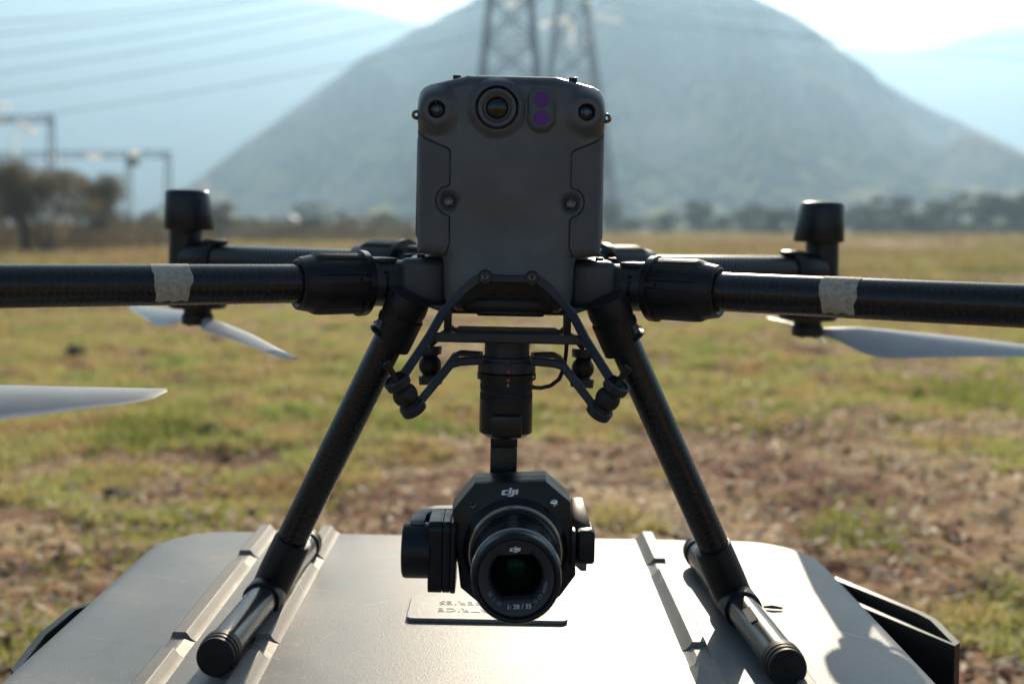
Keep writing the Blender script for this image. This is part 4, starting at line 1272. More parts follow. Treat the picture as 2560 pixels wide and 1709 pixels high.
# raised round shoulder that carries the lens mount
LC = Vector((cxm, 0, czm))
sh = MB().lathe([(1.0008, 0.0440), (0.9992, 0.0425), (0.9965, 0.0400), (0.9955, 0.0380)], LC, (0, 1, 0), 72, cap=False)
gim.part('lens_shoulder', RT(sh), M['camblack'])
lens = MB().lathe([(0.9950, 0.0376), (0.9850, 0.0374), (0.9842, 0.0360), (0.9825, 0.0348), (0.9800, 0.0342), (0.9650, 0.0338), (0.9330, 0.0333)], LC, (0, 1, 0), 96, cap=False)
lens_o = gim.part('lens_barrel', RT(lens), M['blackgloss'])
gim.part('mount_ring', RT(MB().lathe([(0.9960, 0.0380), (0.9935, 0.0391), (0.9915, 0.0391), (0.9908, 0.0386), (0.9908, 0.0374)], LC, (0, 1, 0), 96, cap=False)), M['tan'], parent=lens_o)
gim.part('silver_ring', RT(MB().lathe([(0.9352, 0.0332), (0.9346, 0.0350), (0.9330, 0.0354), (0.9322, 0.0345)], LC, (0, 1, 0), 96, cap=False)), M['steel'], parent=lens_o)
hood = MB().lathe([(0.9325, 0.0336), (0.9310, 0.0346), (0.9220, 0.0348), (0.9175, 0.0343), (0.9155, 0.0332), (0.9150, 0.0318), (0.9156, 0.0306), (0.9185, 0.0300), (0.9200, 0.0292)], LC, (0, 1, 0), 96, cap=False)
gim.part('lens_hood', RT(hood), M['camblack'], parent=lens_o, angle=50)
# front plate with a D-shaped window and a sloped inner wall
NN = 160
fp = MB()
def win(a, k=1.0):
    sa = math.sin(a)
    r = 0.0208
    if sa > 1e-3: r = min(r, 0.0163 / sa)
    if sa < -1e-3: r = min(r, 0.0174 / -sa)
    return r * k
ringsp = []
for (fn, Y) in ((lambda a: 0.0296, 0.9198), (lambda a: 0.0270, 0.9212), (lambda a: win(a) + 0.0014, 0.9235), (lambda a: win(a), 0.9255), (lambda a: win(a, 0.97), 0.9330)):
    for j in range(NN):
        a = 2 * math.pi * j / NN
        fp.v.append((LC.x + fn(a) * math.cos(a), Y, LC.z + fn(a) * math.sin(a)))
for i in range(4):
    for j in range(NN):
        j2 = (j + 1) % NN
        fp.f.append((i * NN + j, i * NN + j2, (i + 1) * NN + j2, (i + 1) * NN + j))
gim.part('front_plate', RT(fp), M['lensrim'], parent=lens_o, angle=40)
gim.part('inner_tube', RT(MB().lathe([(0.9325, 0.0204), (0.945, 0.0180), (0.955, 0.0150)], LC, (0, 1, 0), 64, cap=False)), M['void'], parent=lens_o)
gim.part('front_element', RT(MB().lathe([(0.9395, 0.0), (0.9398, 0.004), (0.9408, 0.008), (0.9425, 0.012), (0.9455, 0.0165)], LC, (0, 1, 0), 64, cap=False)), M['glass'], parent=lens_o, angle=60)
gim.part('inner_element', RT(MB().lathe([(0.9378, 0.0088), (0.9386, 0.0092), (0.9400, 0.0095)], LC + Vector((0, 0, 0.003)), (0, 1, 0), 48, cap=False)), M['darkglass'], parent=lens_o)
NF = (0, -1, 0)
def lens_text(t, size, r, a0, step, flip=False, mat='greyprint', Y=0.9206):
    mb = MB()
    k = 0
    for ch in t:
        a = R(a0 + step * k)
        if ch != ' ':
            rad = Vector((math.cos(a), 0, math.sin(a)))
            tang = Vector((-math.sin(a), 0, math.cos(a)))
            u, v = (tang, -rad) if not flip else (-tang, rad)
            c = text_mb(ch, size, Vector((LC.x, Y, LC.z)) + rad * r, u, v, NF, 0.0001)
            mb.add(c.v, c.f)
        k += 1
    gim.part('lettering', RT(mb), M[mat], parent=lens_o, smooth=False)
gim.part('lettering', RT(text_mb('1: 28 / 35', 0.0050, (LC.x + 0.0014, 0.9190, LC.z - 0.0216), (1, 0, 0), (0, 0, 1), NF, 0.0002)), M['white'], parent=lens_o, smooth=False)
lens_text('D LS ASPH', 0.0036, 0.0236, -52, 4.9, mat='print_reflect')
lens_text('28 / 35', 0.0036, 0.0238, -153, 4.8, mat='print_reflect')  # reflection of the lower text in the inner wall, put in as solid characters
# maker's mark, traced
LOGO = [[(705, 225), (788, 222), (757, 372), (741, 398), (705, 413), (640, 420), (660, 388), (676, 378)],
        [(668, 280), (520, 288), (494, 304), (482, 345), (470, 405), (475, 427), (500, 436), (650, 419), (700, 405), (672, 386), (568, 390), (575, 345), (588, 325), (662, 318)],
        [(795, 272), (880, 268), (846, 420), (818, 455), (770, 472), (645, 474), (655, 440), (735, 431), (762, 410)],
        [(893, 266), (975, 260), (945, 408), (868, 412)]]
def logo(c, w, mat, parent):
    mb = MB()
    k = w / 505.0
    th = R(2.2)
    for pl in LOGO:
        pts = []
        for x, z in pl:
            dx, dz = (x - 722) * k, -(z - 348) * k
            pts.append((c[0] + dx, c[1], c[2] + dz - dx * 0.045))
        mb.poly(pts, NF, 0.00025)
    gim.part('maker_mark', RT(mb), mat, parent=parent, smooth=False)
logo((0.0072, 1.0004, 0.1104), 0.0145, M['white'], body)
logo((LC.x + 0.0, 0.9193, LC.z + 0.0222), 0.0086, M['white'], lens_o)
gim.part('red_dot', RT(MB().box((LC.x - 0.0035, 0.9865, LC.z + 0.0370), (LC.x - 0.0002, 0.9900, LC.z + 0.0380), 0.0003)), M['red'], parent=lens_o)
for t, a0, st in (('35', 97, 3.2), ('F28', 78, 3.0)):
    mb = MB()
    for k, ch in enumerate(t):
        a = R(a0 - st * k)
        rad = Vector((math.cos(a), 0, math.sin(a))); tang = Vector((math.sin(a), 0, -math.cos(a)))
        c = text_mb(ch, 0.0026, Vector((LC.x, 0.9880, LC.z)) + rad * 0.0376, tang, Vector((0, 1, 0)), rad, 0.0001)
        mb.add(c.v, c.f)
    gim.part('lettering', RT(mb), M['greyprint'], parent=lens_o, smooth=False)
p = U(1182, 1262, 1.0)
hexbolt((p.x, 1.0, p.z), (0, 1, 0), 0.0034, M['darkmetal'], 'screw', parent=body, th=gim)
p = U(1382.5, 1253, 1.0)
gim.part('chrome_stud', MB().sphere((p.x, 0.9985, p.z), 0.0038, 32, 20), M['chrome'], parent=body)
# tilt motor and roll arm
tm = MB().lathe([(0, 0.0195), (0.0012, 0.0222), (0.0035, 0.0230), (0.0235, 0.0230)], (-0.0850, 1.012, 0.0575), (1, 0, 0), 56)
tmo = gim.part('tilt_motor', tm, M['camblack'], angle=30)
def yz_plate(x0, x1, y0, y1, z0, z1, r, bev=0.0008):
    pts = []
    for cy_, cz_, a0 in ((y1 - r, z1 - r, 0), (y0 + r, z1 - r, 90), (y0 + r, z0 + r, 180), (y1 - r, z0 + r, 270)):
        for k in range(7):
            a = R(a0 + 15 * k)
            pts.append((x0, cy_ + r * math.cos(a), cz_ + r * math.sin(a)))
    return MB().prism(pts, (1, 0, 0), x1 - x0, bev, 2)
for x0, x1, y0 in ((-0.0624, -0.0507, 0.992), (-0.0504, -0.0440, 0.992), (-0.0437, -0.0395, 0.990)):
    gim.part('motor_housing', yz_plate(x0, x1, y0, 1.046, 0.0262, 0.0852, 0.007), M['camblack'], angle=30)
ol = [(-0.0788, 1.008), (-0.0790, 1.030), (-0.0715, 1.056), (-0.0600, 1.066), (-0.030, 1.072), (0.040, 1.072), (0.0600, 1.066), (0.0700, 1.050), (0.0720, 1.030), (0.0665, 1.030), (0.0630, 1.044), (0.0540, 1.052), (-0.0500, 1.052), (-0.0620, 1.046), (-0.0665, 1.034), (-0.0668, 1.008)]
gim.part('roll_arm', MB().prism([(x, y_, 0.0830) for x, y_ in ol], (0, 0, -1), 0.046, 0.0012), M['armgrey'], angle=30)
rb_ = MB().box((0.0610, 0.996, 0.0520), (0.0760, 1.035, 0.0795), 0.0030, 3)
rb_.prism([(0.058, 1.006, 0.0795), (0.0745, 1.006, 0.0770), (0.0690, 1.05, 0.0960), (0.058, 1.05, 0.0960)], (0, 0, -1), 0.010, 0.001)
gim.part('pivot_block', rb_, M['camblack'])
gim.part('pivot_plate', MB().box((0.0555, 0.994, 0.0505), (0.0600, 1.04, 0.0800), 0.0012), M['blackgloss'])

# ================================================================== small litter on the lid
p = onlid(1936, 1510, 0.0)
mb = MB().tube([(p.x - 0.008, p.y + 0.002, 0.0016), (p.x, p.y, 0.0024), (p.x + 0.009, p.y - 0.001, 0.0016)], 0.0017, 7, [0.5, 1, 0.6])
me = mb.mesh('bark_chip', (p.x, p.y, 0))
me.materials.append(M['bark'])
chip = link(bpy.data.objects.new('bark_chip', me))
chip.matrix_world = M_LID @ Matrix.Translation((p.x, p.y, 0))
props(chip, 'small brown bark chip lying on the case lid by the right skid', 'bark chip')

# ================================================================== FIELD: grass, clods, litter
def blades(n, y0, y1, hmin, hmax, wd, seed, clump, green):
    r = np.random.default_rng(seed)
    u = r.random(n * 3)
    Y = y0 * (y1 / y0) ** u
    X = (r.random(n * 3) * 2 - 1) * (0.4 + Y * 0.47)
    keep = 0.8 * fbm(X * clump, Y * clump, 4, seed) + 0.7 * fbm(X * clump * 4.5, Y * clump * 4.5, 3, seed + 3) > green
    if y0 < 10:          # the soil is barer close to the case and towards the right
        bare = np.clip((5.5 - Y) / 3.0, 0, 1) * 0.35 + np.clip(X / (0.4 + Y * 0.42), 0, 1) * np.clip((9 - Y) / 5, 0, 1) * 0.45
        keep &= fbm(X * clump * 2.3, Y * clump * 2.3, 3, seed + 8) > bare * 1.6 - 0.55
    keep &= ~((np.abs(X + 0.02) < 0.43) & (Y < 1.36))
    X, Y = X[keep][:n], Y[keep][:n]
    n = len(X)
    Z = ground_z(X, Y)
    a = r.random(n) * 6.283
    h = (hmin + (hmax - hmin) * r.random(n) ** 2) * (1 + 0.02 * Y)
    w = wd * (0.6 + 0.8 * r.random(n)) * (1 + 0.06 * Y)
    lean = r.normal(0, 0.6, (n, 2)) * h[:, None]
    dx, dy = np.cos(a) * w, np.sin(a) * w
    V4 = np.empty((n, 4, 3))
    V4[:, 0] = np.stack([X - dx, Y - dy, Z - 0.004], 1)
    V4[:, 1] = np.stack([X + dx, Y + dy, Z - 0.004], 1)
    V4[:, 2] = np.stack([X + dx * .3 + lean[:, 0], Y + dy * .3 + lean[:, 1], Z + h], 1)
    V4[:, 3] = np.stack([X - dx * .3 + lean[:, 0], Y - dy * .3 + lean[:, 1], Z + h], 1)
    return V4
def clumps(nc, per, seed):
    r = np.random.default_rng(seed)
    Y = 1.9 * (30 / 1.9) ** r.random(nc * 3); X = (r.random(nc * 3) * 2 - 1) * (0.4 + Y * 0.47)
    bare = np.clip((5.0 - Y) / 3.0, 0, 1) * 0.30 + np.clip(X / (0.4 + Y * 0.42), 0, 1) * np.clip((9 - Y) / 5, 0, 1) * 0.50
    keep = 0.8 * fbm(X * 0.75, Y * 0.75, 4, 3) + 0.5 * fbm(X * 3.0, Y * 3.0, 3, 6) > bare * 1.15 - 0.30
    X, Y = X[keep][:nc], Y[keep][:nc]
    nc = len(X)
    rad = r.uniform(0.010, 0.040, nc) * (1 + 0.05 * Y); hgt = r.uniform(0.008, 0.042, nc) * (1 + 0.02 * Y)
    X = np.repeat(X, per) + r.normal(0, 1, nc * per) * np.repeat(rad, per)
    Y = np.repeat(Y, per) + r.normal(0, 1, nc * per) * np.repeat(rad, per)
    h = np.repeat(hgt, per) * (0.35 + 0.65 * r.random(nc * per))
    ok = ~((np.abs(X + 0.02) < 0.43) & (Y < 1.40))
    X, Y, h = X[ok], Y[ok], h[ok]
    n = len(X)
    Z = ground_z(X, Y)
    a = r.random(n) * 6.283
    w = 0.0028 * (0.6 + 0.8 * r.random(n)) * (1 + 0.06 * Y)
    l = r.normal(0, 0.75, (n, 2)) * h[:, None]
    dx, dy = np.cos(a) * w, np.sin(a) * w
    return np.stack([np.stack([X - dx, Y - dy, Z - .004], 1), np.stack([X + dx, Y + dy, Z - .004], 1),
                     np.stack([X + dx * .3 + l[:, 0], Y + dy * .3 + l[:, 1], Z + h], 1), np.stack([X - dx * .3 + l[:, 0], Y - dy * .3 + l[:, 1], Z + h], 1)], 1)
g1 = clumps(19000, 24, 3)
gr = link(bpy.data.objects.new('grass', quads_mesh('grass', g1, M['grass'])))
props(gr, 'short dry yellow-green grass growing in patches over the field', 'grass', kind='stuff')
g2 = blades(60000, 16, 150, 0.04, 0.12, 0.012, 8, 0.12, -0.35)
g2o = link(bpy.data.objects.new('grass', quads_mesh('grass', g2, M['grass_far'])))
props(g2o, 'rough dry grass over the far part of the field', 'grass', kind='stuff')

def flecks(n, seed):  # pale straw bits added to give the field its bright glints
    r = np.random.default_rng(seed)
    Y = 2.0 * (22 / 2.0) ** r.random(n); X = (r.random(n) * 2 - 1) * (0.4 + Y * 0.47)
    Z = ground_z(X, Y) + 0.012 + 0.012 * r.random(n)
    a = r.random(n) * 6.283
    L = r.uniform(0.008, 0.030, n) * (1 + 0.04 * Y); w = r.uniform(0.003, 0.009, n) * (1 + 0.04 * Y)
    t = r.normal(0, 0.35, (n, 2))
    u = np.stack([np.cos(a) * L, np.sin(a) * L, t[:, 0] * L], 1); v = np.stack([-np.sin(a) * w, np.cos(a) * w, t[:, 1] * w], 1)
    p = np.stack([X, Y, Z], 1)
    keep = ~((np.abs(X + 0.02) < 0.43) & (Y < 1.36))
    return np.stack([p - u, p + v, p + u, p - v], 1)[keep]
lt = link(bpy.data.objects.new('leaf_litter', quads_mesh('leaf_litter', flecks(15000, 4), M['straw'])))
props(lt, 'pale straw bits added as bright glints over the field', 'straw glints', kind='stuff')

def crumbs(n, seed):
    r = np.random.default_rng(seed)
    Y = 1.9 * (26 / 1.9) ** r.random(n); X = (r.random(n) * 2 - 1) * (0.4 + Y * 0.47)
    k = ~((np.abs(X + 0.02) < 0.45) & (Y < 1.42)); X, Y = X[k], Y[k]; n = len(X)
    Z = ground_z(X, Y)
    q = r.uniform(0.004, 0.011, n) * (1 + 1.2 * (r.random(n) > 0.96)) * (1 + 0.04 * Y)
    p = np.stack([X, Y, Z + q * 0.25], 1)
    base = np.array([[1, 0, 0], [0.2, 1, 0.1], [-1, 0.2, 0], [-0.1, -1, -0.1], [0.15, 0.1, 0.8], [0, 0, -0.6]])
    V = p[:, None, :] + (base[None] + r.normal(0, 0.22, (n, 6, 3))) * q[:, None, None]
    F = np.array([[0, 1, 4], [1, 2, 4], [2, 3, 4], [3, 0, 4], [1, 0, 5], [2, 1, 5], [3, 2, 5], [0, 3, 5]])
    F = (F[None] + 6 * np.arange(n)[:, None, None]).reshape(-1, 3)
    me = bpy.data.meshes.new('soil_crumbs')
    me.vertices.add(n * 6); me.vertices.foreach_set('co', V.astype(np.float32).ravel())
    me.loops.add(F.size); me.loops.foreach_set('vertex_index', F.ravel())
    me.polygons.add(len(F)); me.polygons.foreach_set('loop_start', np.arange(0, F.size, 3))
    me.update(calc_edges=True); me.validate()
    me.materials.append(M['crumb'])
    return me
cr = link(bpy.data.objects.new('soil_crumbs', crumbs(6500, 14)))
props(cr, 'loose brown crumbs of soil strewn over the bare ground', 'soil', kind='stuff')

def tuft(px, py, rad, n, h, seed):
    r = np.random.default_rng(seed)
    c = G(px * 1.0898, py * 1.0898)
    X = c.x + r.normal(0, rad, n); Y = c.y + r.normal(0, rad * 1.6, n)
    Z = ground_z(X, Y)
    a = r.random(n) * 6.283; hh = h * (0.4 + 0.6 * r.random(n)); w = 0.0025 + 0.0006 * c.y
    l = r.normal(0, 0.35, (n, 2)) * hh[:, None]
    dx, dy = np.cos(a) * w, np.sin(a) * w
    return np.stack([np.stack([X - dx, Y - dy, Z - .004], 1), np.stack([X + dx, Y + dy, Z - .004], 1),
                     np.stack([X + dx * .2 + l[:, 0], Y + dy * .2 + l[:, 1], Z + hh], 1), np.stack([X - dx * .2 + l[:, 0], Y - dy * .2 + l[:, 1], Z + hh], 1)], 1)
tq = [tuft(*t) for t in ((345, 985, 0.14, 800, 0.06, 1), (2255, 905, 0.24, 700, 0.08, 2), (830, 960, 0.22, 700, 0.04, 3), (1440, 820, 0.5, 700, 0.05, 4), (130, 775, 0.9, 900, 0.06, 5), (2320, 1380, 0.05, 120, 0.03, 6),
      (1985, 1170, 0.10, 120, 0.03, 7), (560, 1150, 0.15, 500, 0.03, 8), (1960, 1235, 0.07, 260, 0.035, 9), (40, 1490, 0.10, 420, 0.03, 10), (310, 1240, 0.14, 420, 0.028, 11), (2100, 1020, 0.2, 240, 0.03, 12), (1640, 930, 0.3, 700, 0.04, 13), (1960, 690, 1.6, 700, 0.07, 14), (700, 860, 0.5, 900, 0.05, 15))]
tf = link(bpy.data.objects.new('grass', quads_mesh('grass', np.concatenate(tq), M['green'])))
props(tf, 'fresh green grass tufts scattered through the dry turf', 'grass', kind='stuff')

def clod_mesh(seed, name='soil_clod'):
    r = random.Random(seed)
    bm = bmesh.new()
    bmesh.ops.create_icosphere(bm, subdivisions=3, radius=1)
    for v in bm.verts:
        n = v.co.normalized()
        k = 1 + 0.28 * math.sin(n.x * 3.1 + seed) * math.cos(n.y * 2.7 - seed) + 0.16 * math.sin(n.z * 6 + n.x * 5 + seed * 2) + r.uniform(-.06, .06)
        v.co = n * k
        v.co.z = max(v.co.z * 0.75, -0.35)
    me = bpy.data.meshes.new(name)
    bm.to_mesh(me); bm.free()
    me.shade_smooth()
    return me
cl = [(480, 990, 0.050, 'black lump of soil in the green patch left of the left leg'), (552, 990, 0.036, 'low dark soil lump right beside the black lump near the left leg'), (275, 1118, 0.058, 'large reddish brown dung clod on the turf at the left'),
      (500, 788, 0.055, 'dark clod on the turf below the left rear propeller'), (2105, 893, 0.042, 'dark clod in the grass at the right under the propeller tip'), (2130, 578, 0.22, 'far dark mound on the field right of the right antenna dome'),
      (175, 830, 0.075, 'flat dark soil heap near the left edge under the arm'), (870, 1012, 0.02, 'small dark clod on the turf between camera and left leg')]
cm = [clod_mesh(k) for k in (1, 2, 3)]
for me in cm: me.materials.append(M['clod'])
for i, (px, py, sz, lab) in enumerate(cl):
    p = G(px * 1.0898, py * 1.0898)
    o = bpy.data.objects.new('soil_clod', cm[i % 3])
    link(o)
    o.location = (p.x, p.y, float(ground_z(np.array([p.x]), np.array([p.y]))[0]) + sz * 0.12)
    o.scale = (sz, sz * 0.9, sz * 0.7)
    o.rotation_euler = (0, 0, i * 1.3)
    props(o, lab, 'soil clod', 'dark clods lying on the field')
sm = clod_mesh(5, 'stone'); sm.materials.append(M['stone'])
for i, (px, py, sz, lab) in enumerate([(1880, 853, 0.030, 'pale pebble on the soil below the right propeller blade'), (1740, 868, 0.022, 'small pale pebble right of the right leg'), (1910, 1440 / 1.0 - 560, 0.016, 'tiny pale pebble beside the larger pale pebble')]):
    p = G(px * 1.0898, py * 1.0898)
    o = bpy.data.objects.new('stone', sm); link(o)
    o.location = (p.x, p.y, float(ground_z(np.array([p.x]), np.array([p.y]))[0]) + sz * 0.3)
    o.scale = (sz, sz * 0.8, sz * 0.8); o.rotation_euler = (0, 0, i)
    props(o, lab, 'stone', 'pale pebbles on the field')
# dry leaf at the right
p = G(2185 * 1.0898, 1320 * 1.0898)
lf = MB()
n = 12
for i in range(n + 1):
    t = i / n
    w = 0.022 * math.sin(math.pi * min(1, t * 0.95 + 0.05)) ** 0.8
    for s in (-1, 0, 1):
        lf.v.append((0.085 * (t - 0.5), s * w, 0.012 + 0.012 * abs(s) + 0.006 * math.sin(t * 5)))
for i in range(n):
    for j in range(2):
        lf.f.append((i * 3 + j, i * 3 + j + 1, i * 3 + j + 4, i * 3 + j + 3))
me = lf.mesh('dry_leaf'); me.materials.append(M['dryleaf'])
o = link(bpy.data.objects.new('dry_leaf', me)); o.location = (p.x, p.y, 0.012)
props(o, 'curled pale brown dry leaf on bare soil beyond the right handle', 'leaf')
# dead stalks
for i, (px, py, L, rz, lab) in enumerate([(55, 1420, 0.16, 1.9, 'bent straw stalk on the soil at the left edge'), (130, 1190, 0.10, 0.6, 'short straw stalk on the turf above the left stalk'), (1900, 1310, 0.16, -0.5, 'long straw stalk on the soil behind the right end of the case')]):
    p = G(px * 1.0898, py * 1.0898)
    me = MB().tube([(-L / 2, 0, 0), (-L / 6, 0.008, 0.012), (L / 5, -0.004, 0.016), (L / 2, 0.012, 0.004)], 0.0032, 6, [1, .9, .8, .5]).mesh('straw_stalk')
    me.materials.append(M['straw'])
    o = link(bpy.data.objects.new('straw_stalk', me)); o.location = (p.x, p.y, 0.015); o.rotation_euler = (0, 0, rz)
    props(o, lab, 'straw stalk', 'dead stalks on the field')

# ================================================================== TREES AND SHRUBS
def tree_meshes(seed, h, w, leaves, lsz, trunks=1, low=0.25):
    r = np.random.default_rng(seed)
    tb = MB()
    cl_ = []
    for k in range(trunks):
        a = r.random() * 6.28
        base = np.array([0.12 * w * math.cos(a) * (trunks > 1), 0.12 * w * math.sin(a) * (trunks > 1), -0.05])
        for j in range(5 if trunks == 1 else 3):
            b2 = r.random() * 6.28
            tip = np.array([w * 0.42 * math.cos(b2) * r.uniform(.3, 1), w * 0.42 * math.sin(b2) * r.uniform(.3, 1), h * r.uniform(.55, .95)])
            mid = base * 0.5 + np.array([tip[0] * .3, tip[1] * .3, h * r.uniform(.28, .42)])
            tb.tube([base, mid, (mid + tip) / 2 + r.normal(0, .04 * w, 3) * [1, 1, .5], tip], 0.022 * h, 6, [1, .65, .4, .12])
            cl_.append(tip)
            cl_.append((mid + tip) / 2 + r.normal(0, .08 * w, 3))
    for _ in range(10):
        a = r.random() * 6.28
        rr = w * 0.45 * math.sqrt(r.random())
        cl_.append(np.array([rr * math.cos(a), rr * math.sin(a), h * (low + (0.95 - low) * r.random() * (1 - 0.5 * (rr / (w * .5)) ** 2))]))
    C = np.array(cl_)
    n = leaves
    k = r.integers(0, len(C), n)
    off = r.normal(0, 1, (n, 3))
    off /= np.linalg.norm(off, axis=1)[:, None]
    off *= (r.random((n, 1)) ** 0.4) * np.array([0.17 * w, 0.17 * w, 0.13 * h])
    p = C[k] + off
    p[:, 2] = np.maximum(p[:, 2], 0.03 * h)
    a = r.normal(0, 1, (n, 3)); a /= np.linalg.norm(a, axis=1)[:, None]
    b_ = np.cross(a, r.normal(0, 1, (n, 3))); b_ /= np.linalg.norm(b_, axis=1)[:, None]
    s = lsz * (0.6 + 0.8 * r.random((n, 1)))
    V4 = np.stack([p - a * s, p + b_ * s * .5, p + a * s, p - b_ * s * .5], 1)
    return tb.mesh('trunk'), quads_mesh('crown', V4, None)
variants = [tree_meshes(40 + k, 1.0, 1.25, 1500, 0.045, 1) for k in range(3)]
def tree(name, loc, h, wscale, var, fol, label, cat, group, bark='bark'):
    e = bpy.data.objects.new(name, None); link(e)
    e.location = loc; e.scale = (h * wscale, h * wscale, h); e.rotation_euler = (0, 0, random.random() * 6.28)
    props(e, label, cat, group)
    t, c = var
    for nm, me, mt in (('trunk', t, M[bark]), ('crown', c, M[fol])):
        o = bpy.data.objects.new(nm, me)
        if not me.materials: me.materials.append(mt)
        link(o, e)
        o.material_slots[0].link = 'OBJECT'; o.material_slots[0].material = mt
    return e
# big open shrub by the left edge
bigm = tree_meshes(99, 1.0, 1.35, 9500, 0.019, 4, 0.03)
def place(px, ytop, Y):
    """x from photo pixel, height from its top"""
    return Vector(((px - CX) * Y / FPX, Y, 0)), CAM_Z + (HY - ytop) * Y / FPX
p, h = place(105, 405, 36)
tree('shrub', (p.x, p.y, -0.05), h, 1.05, bigm, 'foliage_brown', 'big open brown-green thorn shrub at the left edge of the field', 'shrub', 'shrubs along the left of the field')
p, h = place(-60, 440, 40)
tree('shrub', (p.x, p.y, -0.05), h, 1.0, bigm, 'foliage_brown', 'dark thorn shrub cut off by the left edge behind the big shrub', 'shrub', 'shrubs along the left of the field')
p, h = place(235, 440, 44)
tree('shrub', (p.x, p.y, -0.05), h, 0.8, bigm, 'foliage_brown', 'arching brown thorn shrub at the right of the big left shrub', 'shrub', 'shrubs along the left of the field')
for i, (px, yt, Y, ws, fol, lab) in enumerate([
        (385, 528, 95, 1.3, 'foliage_brown', 'low dark bush just left of the left antenna dome'),
        (548, 512, 90, 1.1, 'foliage_brown', 'round olive bush just right of the left antenna dome'),
        (620, 535, 110, 1.5, 'foliage_brown', 'low brown bush between the left dome and the pink hut'),
        (690, 545, 120, 1.4, 'foliage_brown', 'small brown bush close to the left of the pink hut'),
        (780, 545, 85, 1.4, 'foliage_brown', 'dark olive bush close to the right of the pink hut'),
        (780, 490, 260, 1.0, 'foliage_pale', 'pale hazy tree standing behind the bushes left of the drone'),
        (870, 545, 110, 1.4, 'foliage_brown', 'low brown bush second from the drone body on its left'),
        (940, 548, 95, 1.0, 'foliage_brown', 'small dark bush in the scrub left of the drone'),
        (1000, 535, 140, 1.4, 'foliage_pale', 'greyish bush next to the left side of the drone body'),
        (470, 540, 60, 2.0, 'foliage_pale', 'bright green low thicket behind the left antenna dome'),
        (330, 548, 58, 2.4, 'foliage_pale', 'green low thicket between big shrub and left antenna dome')]):
    p, h = place(px, yt, Y)
    tree('shrub', (p.x, p.y, -0.1), h + 0.1, ws, variants[i % 3], fol, lab, 'shrub', 'bushes on the far left side of the field')
for i, (px, yt, Y, ws, lab) in enumerate([
        (1520, 505, 150, 0.75, 'grey-green tree right beside the right side of the drone body'),
        (1580, 538, 160, 1.2, 'low dark bush second from the drone body on its right'),
        (1660, 530, 150, 1.3, 'dark low tree left of the first gap in the right tree line'),
        (1745, 503, 150, 0.9, 'round dark tree in the right tree line, third from the drone'),
        (1800, 530, 165, 1.3, 'low grey bush behind the round dark tree'),
        (1880, 508, 150, 0.9, 'upright dark tree in the right tree line left of the dome'),
        (1935, 525, 120, 0.8, 'narrow brown-green tree just left of the right dome'),
        (1985, 505, 170, 1.0, 'dark tree directly behind the right antenna dome'),
        (2150, 510, 150, 1.0, 'round dark tree first to the right of the right dome'),
        (2225, 493, 155, 1.0, 'bushy dark tree second to the right of the right dome'),
        (2290, 522, 140, 1.3, 'low dark bush in front of the trees right of the dome'),
        (2350, 500, 150, 1.0, 'broad dark tree with a glint, third from the right edge'),
        (2440, 486, 150, 1.15, 'tall dark tree second from the right edge'),
        (2545, 470, 145, 1.1, 'tallest dark tree, cut off by the right edge'),
        (2100, 532, 180, 1.6, 'low hazy bush in the gap right of the right dome'),
        (2630, 480, 150, 1.2, 'dark tree mostly outside the right edge')]):
    p, h = place(px, yt, Y)
    tree('tree', (p.x, p.y, -0.1), h + 0.1, ws * 1.1, variants[(i + 1) % 3], 'foliage', lab, 'tree', 'trees along the right field edge')

# dry scrub that closes the field: too dense to count
def scrub(name, x0, x1, y0, y1, n, hmax, lsz, mat, seed, label, dens=0.1):
    r = np.random.default_rng(seed)
    X = r.uniform(x0, x1, n * 3); Y = r.uniform(y0, y1, n * 3)
    f = fbm(X * 0.10, Y * 0.06, 4, seed)
    keep = f > dens
    X, Y, f = X[keep][:n], Y[keep][:n], f[keep][:n]
    n = len(X)
    Z = ground_z(X, Y) + hmax * np.clip(0.3 + f, 0.1, 1.2) * r.random(n) ** 1.3
    p = np.stack([X, Y, Z], 1)
    a = r.normal(0, 1, (n, 3)); a /= np.linalg.norm(a, axis=1)[:, None]
    b_ = np.cross(a, r.normal(0, 1, (n, 3))); b_ /= np.linalg.norm(b_, axis=1)[:, None]
    q = lsz * (0.5 + r.random((n, 1)))
    V4 = np.stack([p - a * q, p + b_ * q * .5, p + a * q, p - b_ * q * .5], 1)
    o = link(bpy.data.objects.new(name, quads_mesh(name, V4, M[mat])))
    return props(o, label, 'scrub', kind='stuff')
scrub('scrub', -42, -2, 30, 75, 30000, 1.15, 0.11, 'foliage_dry', 21, 'dry brown scrub and weeds covering the left end of the field', 0.0)
scrub('scrub', -70, 0, 75, 130, 22000, 1.6, 0.20, 'foliage_brown', 22, 'low olive scrub belt closing the left end of the field', -0.1)
scrub('scrub', 5, 85, 135, 175, 26000, 1.9, 0.24, 'foliage', 23, 'low dark scrub under the trees on the right field edge', -0.1)
# pink hut far left
p, _ = place(725, 560, 240)
hut = Thing('hut', (p.x, p.y, 0), 'tiny pink-walled hut with blue-grey roof among the bushes', 'hut', Matrix.Identity(4))
hut.part('wall', MB().box((p.x - 1.5, p.y - 1.2, -0.2), (p.x + 1.5, p.y + 1.2, 2.3)), M['housewall'])
hut.part('roof', MB().prism([(p.x - 1.8, p.y - 1.5, 2.3), (p.x + 1.8, p.y - 1.5, 2.3), (p.x, p.y - 1.5, 3.5)], (0, 1, 0), 3.0), M['roofblue'])
hut.part('door', MB().box((p.x - 0.4, p.y - 1.23, -0.1), (p.x + 0.4, p.y - 1.19, 1.8)), M['roofblue'])

